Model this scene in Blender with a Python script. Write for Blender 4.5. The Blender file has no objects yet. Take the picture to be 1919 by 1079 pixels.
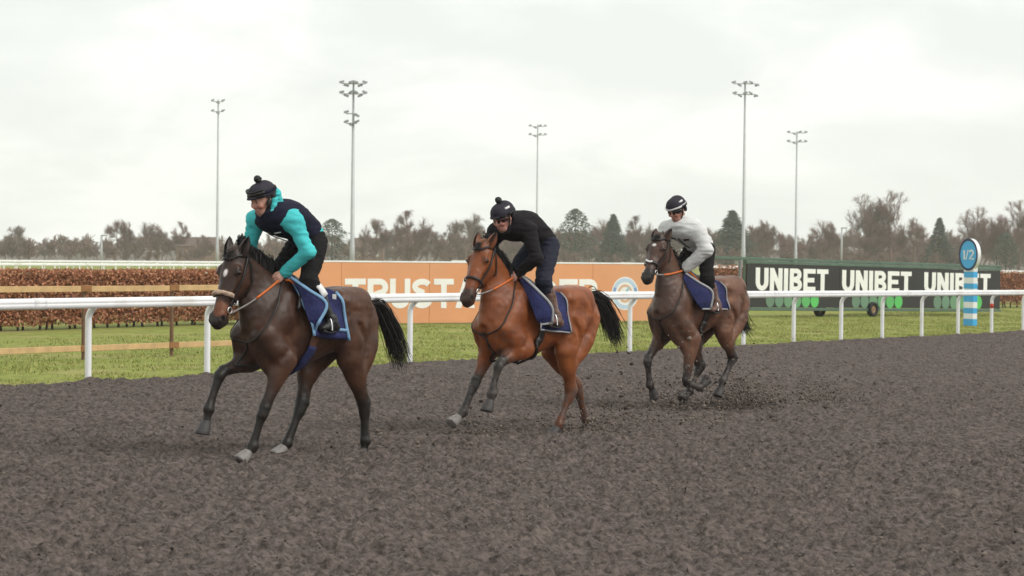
import bpy, math, random
import numpy as np
from mathutils import Vector, Matrix

# ------------------------------------------------------------------ camera, sky, sun, exposure
SC = bpy.context.scene
FPX, HC, YH, ROLL = 4200.0, 1.8, 483.0, math.radians(0.5)
PITCH = math.atan((539.5 - YH) / FPX)
FW = np.array([0, math.cos(PITCH), -math.sin(PITCH)])
_up = np.array([0, math.sin(PITCH), math.cos(PITCH)]); _rt = np.array([1.0, 0, 0])
RT = _rt * math.cos(ROLL) + _up * math.sin(ROLL)
UP = _up * math.cos(ROLL) - _rt * math.sin(ROLL)
cam = bpy.data.cameras.new('camera'); camo = bpy.data.objects.new('camera', cam)
SC.collection.objects.link(camo); SC.camera = camo
cam.sensor_width = 36.0; cam.lens = 36.0 * FPX / 1919.0
cam.clip_start = 0.5; cam.clip_end = 6000
cam.dof.use_dof = True; cam.dof.focus_distance = 21.5; cam.dof.aperture_fstop = 6.3
camo.matrix_world = Matrix(((RT[0], UP[0], -FW[0], 0), (RT[1], UP[1], -FW[1], 0), (RT[2], UP[2], -FW[2], HC), (0, 0, 0, 1)))

SUN_EL, SUN_AZ = math.radians(42), math.radians(112)       # azimuth clockwise from +Y
W = bpy.data.worlds.new('World'); SC.world = W; W.use_nodes = True
nt = W.node_tree; nt.nodes.clear()
def wn(t, **k):
    n = nt.nodes.new(t)
    for a, b in k.items(): setattr(n, a, b)
    return n
out = wn('ShaderNodeOutputWorld'); bg = wn('ShaderNodeBackground'); bg.inputs['Strength'].default_value = 0.1
sky = wn('ShaderNodeTexSky'); sky.sky_type = 'NISHITA'; sky.sun_disc = False
sky.sun_elevation = SUN_EL; sky.sun_rotation = SUN_AZ
tc = wn('ShaderNodeTexCoord'); mp = wn('ShaderNodeMapping'); mp.inputs['Scale'].default_value = (1, 1, 2.6)
mp.inputs['Location'].default_value = (0.35, 0.2, 0.1)
n1 = wn('ShaderNodeTexNoise'); n1.inputs['Scale'].default_value = 9.0; n1.inputs['Detail'].default_value = 7
n1.inputs['Roughness'].default_value = 0.52; n1.inputs['Distortion'].default_value = 0.35
rp = wn('ShaderNodeValToRGB')
rp.color_ramp.elements[0].position = 0.40; rp.color_ramp.elements[0].color = (7.45, 7.7, 7.35, 1)
rp.color_ramp.elements[1].position = 0.58; rp.color_ramp.elements[1].color = (8.7, 8.85, 8.4, 1)
e = rp.color_ramp.elements.new(0.50); e.color = (7.95, 8.15, 7.75, 1)
mx = wn('ShaderNodeMix', data_type='RGBA'); mx.inputs[0].default_value = 0.93
L = nt.links.new
L(tc.outputs['Generated'], mp.inputs[0]); L(mp.outputs[0], n1.inputs['Vector']); L(n1.outputs['Fac'], rp.inputs[0])
L(sky.outputs[0], mx.inputs[6]); L(rp.outputs[0], mx.inputs[7]); L(mx.outputs[2], bg.inputs['Color']); L(bg.outputs[0], out.inputs[0])

sl = bpy.data.lights.new('sun', 'SUN'); sl.energy = 1.5; sl.angle = math.radians(35); sl.color = (1.0, 0.96, 0.9)
so = bpy.data.objects.new('sun', sl); SC.collection.objects.link(so)
sd = Vector((math.sin(SUN_AZ) * math.cos(SUN_EL), math.cos(SUN_AZ) * math.cos(SUN_EL), math.sin(SUN_EL)))
so.rotation_euler = sd.to_track_quat('Z', 'Y').to_euler(); so.location = (0, 0, 60)
vs = SC.view_settings; vs.view_transform = 'Standard'; vs.look = 'None'; vs.exposure = 0.35; vs.gamma = 1.0; vs.use_curve_mapping = False
SC.cycles.max_bounces = 6; SC.cycles.volume_bounces = 2; SC.cycles.use_denoising = True

# ------------------------------------------------------------------ helpers
rnd = random.Random(7); NR = np.random.default_rng(11)
COL = SC.collection
KS = 0.013
def gz(x):
    return -KS * (x + np.sqrt(np.asarray(x, float) ** 2 + 9.0)) / 2.0
def ray(u, v): return FW + RT * (u - 959.5) / FPX + UP * (539.5 - v) / FPX
CO = np.array([0, 0, HC])
def ground(u, v, dz=0.0):
    r = ray(u, v); z = 0.0
    for _ in range(12):
        p = CO + r * ((z + dz - HC) / r[2]); z = float(gz(p[0]))
    return p
def at(u, v, D):
    r = ray(u, v); return CO + r * (D / r[1])

def tag(o, label=None, cat=None, group=None, kind=None):
    if label: o['label'] = label
    if cat: o['category'] = cat
    if group: o['group'] = group
    if kind: o['kind'] = kind
    return o
def empty(name, loc=(0, 0, 0), rz=0.0):
    o = bpy.data.objects.new(name, None); COL.objects.link(o)
    o.location = loc; o.rotation_euler = (0, 0, rz); o.empty_display_size = 0.2
    return o
def mesh_obj(name, V, Fc, mat=None, parent=None, smooth=False, colors=None):
    me = bpy.data.meshes.new(name)
    V = np.asarray(V, float)
    if isinstance(Fc, np.ndarray):
        n, k = Fc.shape
        me.vertices.add(len(V)); me.vertices.foreach_set('co', V.astype(np.float32).ravel())
        me.loops.add(n * k); me.loops.foreach_set('vertex_index', Fc.astype(np.int32).ravel())
        me.polygons.add(n); me.polygons.foreach_set('loop_start', np.arange(n, dtype=np.int32) * k)
        me.polygons.foreach_set('loop_total', np.full(n, k, dtype=np.int32))
        me.update(calc_edges=True); me.validate()
    else:
        me.from_pydata([tuple(v) for v in V], [], Fc); me.update()
    if smooth: me.polygons.foreach_set('use_smooth', np.ones(len(me.polygons), bool))
    if colors is not None:
        a = me.color_attributes.new('coat', 'FLOAT_COLOR', 'POINT')
        c = np.ones((len(V), 4), np.float32); c[:, :3] = colors
        a.data.foreach_set('color', c.ravel())
    o = bpy.data.objects.new(name, me); COL.objects.link(o)
    if mat: me.materials.append(mat)
    if parent: o.parent = parent
    return o
def copy_tree(o, parent=None):
    c = o.copy(); COL.objects.link(c); c.parent = parent
    for ch in list(o.children): copy_tree(ch, c)
    return c
class MB:
    """collects vertices and faces for one mesh"""
    def __init__(s): s.v = []; s.f = []
    def add(s, V, F):
        o = len(s.v); s.v += [tuple(map(float, p)) for p in V]; s.f += [tuple(i + o for i in f) for f in F]; return s
    def box(s, c, d, R=None, bev=0.0):
        c = np.array(c, float); h = np.array(d, float) / 2
        P = np.array([[x, y, z] for x in (-1, 1) for y in (-1, 1) for z in (-1, 1)], float) * h
        if bev > 0:
            P = []; b = min(bev, h.min() * .49)
            idx = {}
            for sx in (-1, 1):
                for sy in (-1, 1):
                    for sz in (-1, 1):
                        for ax in range(3):
                            q = np.array([sx, sy, sz], float) * (h - b); q[ax] = (sx, sy, sz)[ax] * h[ax]
                            idx[(sx, sy, sz, ax)] = len(P); P.append(q)
            P = np.array(P); F = []
            for ax in range(3):
                o1, o2 = (ax + 1) % 3, (ax + 2) % 3
                for sg in (-1, 1):
                    q = []
                    for a, b_ in ((-1, -1), (1, -1), (1, 1), (-1, 1)):
                        t = [0, 0, 0]; t[ax] = sg; t[o1] = a; t[o2] = b_; q.append(idx[(*t, ax)])
                    F.append(q if sg > 0 else q[::-1])
            for ax in range(3):
                o1, o2 = (ax + 1) % 3, (ax + 2) % 3
                for a in (-1, 1):
                    for b_ in (-1, 1):
                        t0 = [0, 0, 0]; t1 = [0, 0, 0]
                        t0[ax] = -1; t1[ax] = 1
                        for t in (t0, t1): t[o1] = a; t[o2] = b_
                        q = [idx[(*t0, o1)], idx[(*t1, o1)], idx[(*t1, o2)], idx[(*t0, o2)]]
                        F.append(q if a * b_ < 0 else q[::-1])
            for sx in (-1, 1):
                for sy in (-1, 1):
                    for sz in (-1, 1):
                        q = [idx[(sx, sy, sz, 0)], idx[(sx, sy, sz, 1)], idx[(sx, sy, sz, 2)]]
                        F.append(q if sx * sy * sz > 0 else q[::-1])
        else:
            F = [(0, 1, 3, 2), (4, 6, 7, 5), (0, 4, 5, 1), (2, 3, 7, 6), (0, 2, 6, 4), (1, 5, 7, 3)]
        if R is not None: P = P @ np.array(R).T
        return s.add(P + c, F)
    def tube(s, pts, rad, n=6, cap=True, flat=None, side=None):
        P = np.array(pts, float); m = len(P)
        r = np.broadcast_to(np.asarray(rad, float), (m,)) if np.ndim(rad) < 2 else None
        T = np.gradient(P, axis=0); T /= np.linalg.norm(T, axis=1)[:, None] + 1e-9
        u = np.array(side, float) if side is not None else (np.array([0, 0, 1.]) if abs(T[0][2]) < .9 else np.array([1., 0, 0]))
        V = []
        for i in range(m):
            u = u - T[i] * (u @ T[i]); u /= np.linalg.norm(u) + 1e-9; w = np.cross(T[i], u)
            for k in range(n):
                a = 2 * math.pi * k / n
                fl = 1.0 if flat is None else flat
                V.append(P[i] + (u * math.cos(a) + w * math.sin(a) * fl) * r[i])
        F = [(i * n + k, i * n + (k + 1) % n, (i + 1) * n + (k + 1) % n, (i + 1) * n + k) for i in range(m - 1) for k in range(n)]
        if cap: F += [tuple(range(n))[::-1], tuple((m - 1) * n + k for k in range(n))]
        return s.add(V, F)
    def ball(s, c, r, nu=10, nv=7, R=None):
        r = np.broadcast_to(np.asarray(r, float), (3,)); V = []; F = []
        for j in range(nv + 1):
            for i in range(nu):
                a, b = 2 * math.pi * i / nu, math.pi * j / nv
                V.append(np.array([math.cos(a) * math.sin(b), math.sin(a) * math.sin(b), math.cos(b)]) * r)
        for j in range(nv):
            for i in range(nu):
                F.append((j * nu + i, (j + 1) * nu + i, (j + 1) * nu + (i + 1) % nu, j * nu + (i + 1) % nu))
        V = np.array(V)
        if R is not None: V = V @ np.array(R).T
        return s.add(V + np.array(c, float), F)
    def build(s, name, mat=None, parent=None, smooth=False): return mesh_obj(name, s.v, s.f, mat, parent, smooth)

def catmull(P, n):
    P = np.asarray(P, float); m = len(P)
    if m == 2:
        t = np.linspace(0, 1, n + 1)[:, None]; return P[0] * (1 - t) + P[1] * t
    Q = np.vstack([2 * P[0] - P[1], P, 2 * P[-1] - P[-2]]); R = []
    for i in range(m - 1):
        a, b, c, d = Q[i:i + 4]
        for k in range(n):
            t = k / n
            R.append(.5 * ((2 * b) + (c - a) * t + (2 * a - 5 * b + 4 * c - d) * t * t + (3 * b - a - 3 * c + d) * t ** 3))
    R.append(P[-1]); return np.array(R)

# value noise on numpy arrays
_PERM = np.random.default_rng(5).permutation(1024); _VALS = np.random.default_rng(6).random(1024)
def vnoise(P, seed=0):
    P = np.asarray(P, np.float64); I = np.floor(P).astype(np.int64); f = P - I; f = f * f * (3 - 2 * f)
    d = P.shape[-1]
    def h(J):
        n = (J[..., 0] + seed * 131) & 1023
        for k in range(1, d): n = (_PERM[n] + J[..., k]) & 1023
        return _VALS[n]
    r = 0
    for c in range(2 ** d):
        o = np.array([(c >> k) & 1 for k in range(d)]); w = 1.0
        for k in range(d): w = w * (f[..., k] if o[k] else 1 - f[..., k])
        r = r + w * h(I + o)
    return r
def fbm(P, oct=4, seed=0, gain=.5):
    P = np.asarray(P, float); a, s, t = 1.0, 0, 0
    for i in range(oct):
        s = s + a * vnoise(P * 2 ** i + 17.3 * i, seed + i); t += a; a *= gain
    return s / t
def sstep(x, a, b):
    t = np.clip((x - a) / (b - a), 0, 1); return t * t * (3 - 2 * t)

# ------------------------------------------------------------------ materials
MATS = {}
def mat(name, col, rough=.6, var=.12, scale=8.0, bump=0.0, bscale=60.0, spec=.4, col2=None, fac2=(.45, .6), metal=0.0, attr=None, sheen=0.0, coords='Object', detail=4, scale2=None, speck=None):
    if name in MATS: return MATS[name]
    m = bpy.data.materials.new(name); m.use_nodes = True; t = m.node_tree; N = t.nodes; K = t.links.new
    b = N['Principled BSDF']; b.inputs['Roughness'].default_value = rough; b.inputs['Metallic'].default_value = metal
    b.inputs['Specular IOR Level'].default_value = spec
    if sheen: b.inputs['Sheen Weight'].default_value = sheen; b.inputs['Sheen Roughness'].default_value = .5
    tcn = N.new('ShaderNodeTexCoord'); no = N.new('ShaderNodeTexNoise'); no.inputs['Scale'].default_value = scale; no.inputs['Detail'].default_value = detail
    K(tcn.outputs[coords], no.inputs['Vector'])
    rmp = N.new('ShaderNodeMapRange'); rmp.inputs[1].default_value = .3; rmp.inputs[2].default_value = .7
    rmp.inputs[3].default_value = 1 - var; rmp.inputs[4].default_value = 1 + var
    K(no.outputs['Fac'], rmp.inputs[0])
    mul = N.new('ShaderNodeMix'); mul.data_type = 'RGBA'; mul.blend_type = 'MULTIPLY'; mul.inputs[0].default_value = 1
    mul.inputs[6].default_value = (*col, 1); K(rmp.outputs[0], mul.inputs[7])
    src = mul.outputs[2]
    if attr:
        at_ = N.new('ShaderNodeAttribute'); at_.attribute_name = attr; K(at_.outputs['Color'], mul.inputs[6])
    if col2 is not None:
        n2 = N.new('ShaderNodeTexNoise'); n2.inputs['Scale'].default_value = scale2 or scale * .37; n2.inputs['Detail'].default_value = 5
        K(tcn.outputs[coords], n2.inputs['Vector'])
        r2 = N.new('ShaderNodeMapRange'); r2.inputs[1].default_value = fac2[0]; r2.inputs[2].default_value = fac2[1]
        K(n2.outputs['Fac'], r2.inputs[0])
        m2 = N.new('ShaderNodeMix'); m2.data_type = 'RGBA'; K(r2.outputs[0], m2.inputs[0]); K(src, m2.inputs[6]); m2.inputs[7].default_value = (*col2, 1)
        src = m2.outputs[2]
    if speck:
        n3 = N.new('ShaderNodeTexNoise'); n3.inputs['Scale'].default_value = speck[0]; n3.inputs['Detail'].default_value = 4; n3.inputs['Roughness'].default_value = .65
        K(tcn.outputs[coords], n3.inputs['Vector'])
        r3 = N.new('ShaderNodeValToRGB'); r3.color_ramp.elements[0].position = speck[3] if len(speck) > 3 else .36; r3.color_ramp.elements[0].color = (*[speck[1]] * 3, 1); r3.color_ramp.elements[1].position = speck[4] if len(speck) > 3 else .62; r3.color_ramp.elements[1].color = (*[speck[2]] * 3, 1)
        K(n3.outputs['Fac'], r3.inputs[0]); m3 = N.new('ShaderNodeMix'); m3.data_type = 'RGBA'; m3.blend_type = 'MULTIPLY'; m3.inputs[0].default_value = 1; K(src, m3.inputs[6]); K(r3.outputs[0], m3.inputs[7]); src = m3.outputs[2]
    K(src, b.inputs['Base Color'])
    if bump:
        nb = N.new('ShaderNodeTexNoise'); nb.inputs['Scale'].default_value = bscale; nb.inputs['Detail'].default_value = 3
        K(tcn.outputs[coords], nb.inputs['Vector'])
        bm = N.new('ShaderNodeBump'); bm.inputs['Strength'].default_value = bump; bm.inputs['Distance'].default_value = .02
        K(nb.outputs['Fac'], bm.inputs['Height']); K(bm.outputs[0], b.inputs['Normal'])
    MATS[name] = m; return m
M = dict(
    white=mat('white_plastic', (.84, .84, .85), .35, .04, 3, spec=.5, col2=(.60, .57, .53), fac2=(.58, .80)),
    rail_white=mat('rail_white_plastic', (.84, .84, .85), .35, .05, 3, spec=.5, col2=(.62, .59, .55), fac2=(.56, .78), speck=(22, .30, 1.0, .27, .33)),
    timber=mat('new_timber', (.55, .36, .18), .7, .15, 6, bump=.2, bscale=40),
    timber_dark=mat('timber_joint', (.28, .13, .05), .8, .2, 10),
    post_brown=mat('post_brown', (.16, .085, .05), .8, .2, 10),
    galv=mat('galvanised_steel', (.42, .43, .44), .5, .08, 2, metal=.3),
    lampdark=mat('lamp_housing', (.20, .20, .21), .5, .1, 2),
    orange=mat('orange_vinyl', (.72, .325, .158), .5, .05, .8, col2=(.68, .34, .18), scale2=.3),
    letter=mat('white_vinyl', (.86, .85, .83), .5, .04, 2),
    emb_white=mat('emblem_white', (.80, .80, .80), .5, .03, 2),
    emb_blue=mat('emblem_blue', (.48, .60, .74), .5, .05, 4),
    emb_dblue=mat('emblem_dark_blue', (.20, .33, .60), .5, .05, 4),
    emb_or=mat('emblem_peach', (.68, .42, .28), .5, .05, 4),
    green_paint=mat('green_paint', (.095, .15, .115), .55, .12, 3, spec=.3),
    black_panel=mat('black_vinyl', (.027, .025, .027), .5, .1, 2),
    tyre=mat('tyre_rubber', (.02, .02, .02), .8, .15, 12),
    rust=mat('rusty_rim', (.30, .19, .11), .7, .25, 14),
    blue=mat('sign_blue', (.06, .40, .78), .4, .05, 3),
    navy=mat('sign_navy', (.012, .02, .08), .4, .05, 3),
    red=mat('red_tape', (.55, .06, .03), .5, .08, 8),
)
GREENS = [mat('dot_green_%s' % n, c, .5, .04, 2) for n, c in zip('abcdef', ((.13, .22, .15), (.14, .25, .17), (.14, .28, .16), (.13, .34, .15), (.11, .42, .13), (.10, .50, .12)))]
# ------------------------------------------------------------------ implicit-surface modelling
class SDF:
    def __init__(s, lo, hi, h):
        s.lo = np.array(lo, float); s.h = h
        s.n = np.ceil((np.array(hi) - s.lo) / h).astype(int) + 1
        s.F = np.full(s.n, .3, np.float32)
    def _box(s, lo, hi):
        a = np.clip(np.floor((lo - s.lo) / s.h).astype(int), 0, s.n - 1); b = np.clip(np.ceil((hi - s.lo) / s.h).astype(int) + 1, 1, s.n)
        return a, b
    def _grid(s, a, b):
        return np.meshgrid(*[(np.arange(a[k], b[k]) * s.h + s.lo[k]).astype(np.float32) for k in range(3)], indexing='ij', sparse=True)
    def chain(s, pts, rad, side=(0, 1, 0), k=.05, op='u', sub=4, infl=0.0):
        P = np.array(pts, float); R = np.array([(r, r) if np.ndim(r) == 0 else r for r in rad], float)
        if len(P) == 1:
            P = np.vstack([P, P + [0, 0, 1e-3]]); R = np.vstack([R, R]); sub = 1
        Q = catmull(np.hstack([P, R]), sub); P, R = Q[:, :3], np.maximum(Q[:, 3:] + infl, .002)
        m = R.max() + .09 + (k if op == 'u' else .02)
        a0, b0 = s._box(P.min(0) - m, P.max(0) + m)
        if np.any(b0 <= a0): return s
        C = np.full(b0 - a0, .3, np.float32); side = np.array(side, float)
        for i in range(len(P) - 1):
            A, B = P[i], P[i + 1]; ab = B - A; L2 = ab @ ab + 1e-12; w = ab / math.sqrt(L2)
            u = side - w * (side @ w)
            if np.linalg.norm(u) < 1e-3: u = np.array([1., .3, .1]) - w * (np.array([1., .3, .1]) @ w)
            u /= np.linalg.norm(u); v = np.cross(w, u)
            mm = max(R[i].max(), R[i + 1].max()) + .085 + (k if op == 'u' else .02)
            a, b = s._box(np.minimum(A, B) - mm, np.maximum(A, B) + mm)
            if np.any(b <= a): continue
            X, Y, Z = s._grid(a, b); x, y, z = X - A[0], Y - A[1], Z - A[2]
            t = np.clip((x * ab[0] + y * ab[1] + z * ab[2]) / L2, 0, 1)
            x = x - t * ab[0]; y = y - t * ab[1]; z = z - t * ab[2]
            ru = R[i, 0] + (R[i + 1, 0] - R[i, 0]) * t; rv = R[i, 1] + (R[i + 1, 1] - R[i, 1]) * t; rw = np.minimum(ru, rv)
            cu = (x * u[0] + y * u[1] + z * u[2]) / ru; cv = (x * v[0] + y * v[1] + z * v[2]) / rv; cw = (x * w[0] + y * w[1] + z * w[2]) / rw
            k0 = np.sqrt(cu * cu + cv * cv + cw * cw) + 1e-6; k1 = np.sqrt((cu / ru) ** 2 + (cv / rv) ** 2 + (cw / rw) ** 2) + 1e-6
            d = k0 * (k0 - 1) / k1
            sl_ = tuple(slice(a[j] - a0[j], b[j] - a0[j]) for j in range(3)); C[sl_] = np.minimum(C[sl_], d)
        sl_ = tuple(slice(a0[j], b0[j]) for j in range(3)); G = s.F[sl_]
        if op == 'u':
            hh = np.maximum(k - np.abs(G - C), 0) / k; s.F[sl_] = np.minimum(G, C) - hh * hh * k / 4
        elif op == 's':
            hh = np.maximum(k - np.abs(G + C), 0) / k; s.F[sl_] = np.maximum(G, -C) + hh * hh * k / 4
        return s
    def cut(s, p, n):            # keep the side the normal points away from
        X, Y, Z = s._grid(np.zeros(3, int), s.n); n = np.array(n, float); n /= np.linalg.norm(n)
        s.F = np.maximum(s.F, ((X - p[0]) * n[0] + (Y - p[1]) * n[1] + (Z - p[2]) * n[2]).astype(np.float32)); return s
    def noise(s, amp, freq, seed=0, stretch=(1, 1, 1), ridged=False):
        m = np.argwhere(np.abs(s.F) < .05)
        if len(m) == 0: return s
        p = (m * s.h + s.lo) * freq * np.array(stretch)
        n = fbm(p, 3, seed)
        n = (np.abs(n - .5) * 4 - .5) if ridged else (n - .5) * 2
        s.F[tuple(m.T)] += (amp * n).astype(np.float32); return s
    def sample(s, P):
        P = np.asarray(P, float); q = np.clip((P - s.lo) / s.h, 0, s.n - 1.001); i = np.floor(q).astype(int); f = q - i; r = 0
        for c in range(8):
            o = np.array([(c >> k) & 1 for k in range(3)]); w = np.prod(np.where(o == 1, f, 1 - f), axis=-1)
            j = i + o; r = r + w * s.F[j[..., 0], j[..., 1], j[..., 2]]
        return r
    def grad(s, P):
        e = s.h * 1.2; G = np.stack([s.sample(P + np.eye(3)[k] * e) - s.sample(P - np.eye(3)[k] * e) for k in range(3)], -1)
        return G / (np.linalg.norm(G, axis=-1, keepdims=True) + 1e-9)
    def project(s, P, off, it=10):
        P = np.array(P, float)
        for _ in range(it):
            P = P - s.grad(P) * (s.sample(P) - off)[..., None] * .8
        return P
    def mesh(s, smooth=2):
        F = s.F; nx, ny, nz = F.shape; S = F < 0
        cnt = np.zeros((nx - 1, ny - 1, nz - 1), np.int8); acc = np.zeros((nx - 1, ny - 1, nz - 1, 3), np.float32)
        for ax in range(3):
            sl0 = [slice(None)] * 3; sl1 = [slice(None)] * 3; sl0[ax] = slice(0, -1); sl1[ax] = slice(1, None)
            A, B = F[tuple(sl0)], F[tuple(sl1)]; X = (A < 0) != (B < 0)
            t = np.where(X, A / np.where(X, A - B, 1), 0)
            o1, o2 = [k for k in range(3) if k != ax]
            for d1 in (0, 1):
                for d2 in (0, 1):
                    sl = [None] * 3; sl[ax] = slice(None); sl[o1] = slice(d1, F.shape[o1] - 1 + d1); sl[o2] = slice(d2, F.shape[o2] - 1 + d2); sl = tuple(sl)
                    x = X[sl]; cnt += x; acc[..., ax] += np.where(x, t[sl], 0); acc[..., o1] += x * d1; acc[..., o2] += x * d2
        act = cnt > 0; ids = np.full(cnt.shape, -1, np.int64); cells = np.argwhere(act); ids[act] = np.arange(len(cells))
        V = (cells + acc[act] / cnt[act][:, None]) * s.h + s.lo; Q = []
        for ax in range(3):
            o1, o2 = (ax + 1) % 3, (ax + 2) % 3
            sl0 = [slice(1, -1)] * 3; sl1 = [slice(1, -1)] * 3; sl0[ax] = slice(0, -1); sl1[ax] = slice(1, None)
            X = S[tuple(sl0)] != S[tuple(sl1)]; E = np.argwhere(X); inside = S[tuple(sl0)][X]
            off = np.ones(3, int); off[ax] = 0; E = E + off
            def g(d1, d2):
                J = E.copy(); J[:, o1] += d1; J[:, o2] += d2; return ids[J[:, 0], J[:, 1], J[:, 2]]
            q = np.stack([g(-1, -1), g(0, -1), g(0, 0), g(-1, 0)], 1); q[~inside] = q[~inside][:, ::-1]; Q.append(q)
        Q = np.vstack(Q); Q = Q[(Q >= 0).all(1)]
        for it in range(smooth):
            a = np.zeros_like(V); c = np.zeros(len(V))
            for k in range(4):
                np.add.at(a, Q[:, k], V[Q[:, (k + 1) % 4]]); np.add.at(c, Q[:, k], 1)
                np.add.at(a, Q[:, k], V[Q[:, (k + 3) % 4]]); np.add.at(c, Q[:, k], 1)
            a = a / np.maximum(c, 1)[:, None]; lam = .5 if it % 2 == 0 else -.35
            V = V + lam * np.where(c[:, None] > 0, a - V, 0)
        return V, Q

def seg_dist(V, A, B):
    A, B = np.array(A), np.array(B); ab = B - A; t = np.clip(((V - A) @ ab) / (ab @ ab), 0, 1)
    return np.linalg.norm(V - A - t[:, None] * ab, axis=1), t

def ribbon(mb, pts, width, nrm, thick=.004):
    """flat strap along pts; nrm = outward direction per point, width across"""
    P = np.array(pts, float); N_ = np.broadcast_to(np.array(nrm, float), P.shape); T = np.gradient(P, axis=0); T /= np.linalg.norm(T, axis=1)[:, None] + 1e-9
    B = np.cross(T, N_); B /= np.linalg.norm(B, axis=1)[:, None] + 1e-9
    wv = np.broadcast_to(np.asarray(width, float), (len(P),))[:, None] / 2
    V = np.stack([P - B * wv, P + B * wv, P + B * wv + N_ * thick, P - B * wv + N_ * thick], 1).reshape(-1, 3); F = []
    for i in range(len(P) - 1):
        for k in range(4): F.append((i * 4 + k, (i + 1) * 4 + k, (i + 1) * 4 + (k + 1) % 4, i * 4 + (k + 1) % 4))
    F += [(0, 1, 2, 3), tuple((len(P) - 1) * 4 + k for k in (3, 2, 1, 0))]
    return mb.add(V, F)

# ------------------------------------------------------------------ horses
def leg_chain(s, J, hind, side, k=.05):
    """J: joints from elbow / stifle down: [top, knee, fetlock, hoof]"""
    top, kn, ft, ho = [np.array(j, float) for j in J]
    cd = (ft - kn) / np.linalg.norm(ft - kn); f = np.array([1., 0, 0]); back = -(f - cd * (f @ cd)); back /= np.linalg.norm(back) + 1e-9
    if hind:
        gd = (kn - top) / np.linalg.norm(kn - top); gb = -(f - gd * (f @ gd)); gb /= np.linalg.norm(gb)
        s.chain([top, top * .7 + kn * .3, top * .35 + kn * .65 + gb * .005, kn * .9 + top * .1], [(.092, .125), (.080, .112), (.056, .074), (.050, .066)], side, k=.05)
        s.chain([top * .25 + kn * .75 + gb * .03, kn + gb * .034 - cd * .035], [(.028, .034), (.036, .040)], side, k=.03)     # tendon and point of hock
        s.chain([kn - cd * .02, kn + cd * .05, kn * .6 + ft * .4, kn * .3 + ft * .7, ft * .96 + kn * .04], [(.054, .068), (.050, .060), (.034, .041), (.034, .043), (.042, .051)], side, k=.025)
    else:
        fd = (kn - top) / np.linalg.norm(kn - top); fb = -(f - fd * (f @ fd)); fb /= np.linalg.norm(fb)
        s.chain([top - fd * .03, top * .75 + kn * .25 - fb * .012, top * .45 + kn * .55, kn - fd * .05], [(.085, .110), (.076, .100), (.055, .066), (.047, .052)], side, k=.05)
        s.chain([kn - fd * .035, kn + cd * .035], [(.049, .054), (.047, .048)], side, k=.02)
        s.chain([kn + cd * .03, kn * .55 + ft * .45, kn * .3 + ft * .7, ft * .97 + kn * .03], [(.043, .046), (.031, .038), (.031, .041), (.040, .048)], side, k=.025)
    s.chain([ft + back * .01], [(.042, .050)], side, k=.02)
    s.chain([ft, ft * .5 + ho * .5, ho], [(.038, .045), (.033, .037), (.040, .043)], side, k=.025)

def hoof_mesh(ft, ho, tip):
    """hoof below the pastern: axis from coronet to sole"""
    ft, ho = np.array(ft, float), np.array(ho, float); ax = ho - ft; ax /= np.linalg.norm(ax)
    fwd = np.array(tip, float); fwd = fwd - ax * (fwd @ ax); fwd /= np.linalg.norm(fwd); sd_ = np.cross(fwd, ax)
    V, F = [], []; n = 14; rows = [(-.035, .041, .045, 0), (0.0, .050, .056, .006), (.05, .059, .066, .016), (.082, .065, .073, .024), (.090, .062, .070, .024), (.091, .03, .03, .02)]
    for (t, rs, rf, of) in rows:
        for k in range(n):
            a = 2 * math.pi * k / n; c = math.cos(a)
            V.append(ho + ax * t + fwd * (rf * c * (1 if c > 0 else .82) + of) + sd_ * rs * math.sin(a))
    m = len(rows)
    F = [(i * n + k, i * n + (k + 1) % n, (i + 1) * n + (k + 1) % n, (i + 1) * n + k) for i in range(m - 1) for k in range(n)] + [tuple((m - 1) * n + k for k in range(n))]
    return V, F

def hair(curves, nstr, spread, width, rng, taper=True, curl=.02):
    """strands following guide polylines; curves: list of (m,3)"""
    V, F = [], []
    G = [np.array(c, float) for c in curves]
    for i in range(nstr):
        a = rng.random(len(G)) ** 2.2 + 1e-3
        a /= a.sum(); P = sum(g * w for g, w in zip(G, a)); m = len(P); t = np.linspace(0, 1, m)
        o = rng.normal(0, 1, 3) * spread * (3.0 if rng.random() < .12 else 1.0); ph = rng.random(3) * 6.28
        P = P + o * (t[:, None] ** 1.3 * .8 + .2) + np.sin(t[:, None] * 5 + ph) * curl * t[:, None]
        cut_ = rng.uniform(.6, 1.0); P = np.array([[np.interp(x, t, P[:, k]) for k in range(3)] for x in np.linspace(0, cut_, m)])
        T = np.gradient(P, axis=0); T /= np.linalg.norm(T, axis=1)[:, None] + 1e-9
        r = rng.normal(0, 1, 3); B = np.cross(T, r); B /= np.linalg.norm(B, axis=1)[:, None] + 1e-9; C = np.cross(T, B)
        w = width * (1 - .85 * np.linspace(0, 1, m) ** 1.5)[:, None] * rng.uniform(.6, 1.3)
        o0 = len(V)
        V += list(np.stack([P + B * w, P - B * w * .5 + C * w * .8, P - B * w * .5 - C * w * .8], 1).reshape(-1, 3))
        for j in range(m - 1):
            for q in range(3): F.append((o0 + j * 3 + q, o0 + j * 3 + (q + 1) % 3, o0 + (j + 1) * 3 + (q + 1) % 3, o0 + (j + 1) * 3 + q))
    return np.array(V), np.array(F)

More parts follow.
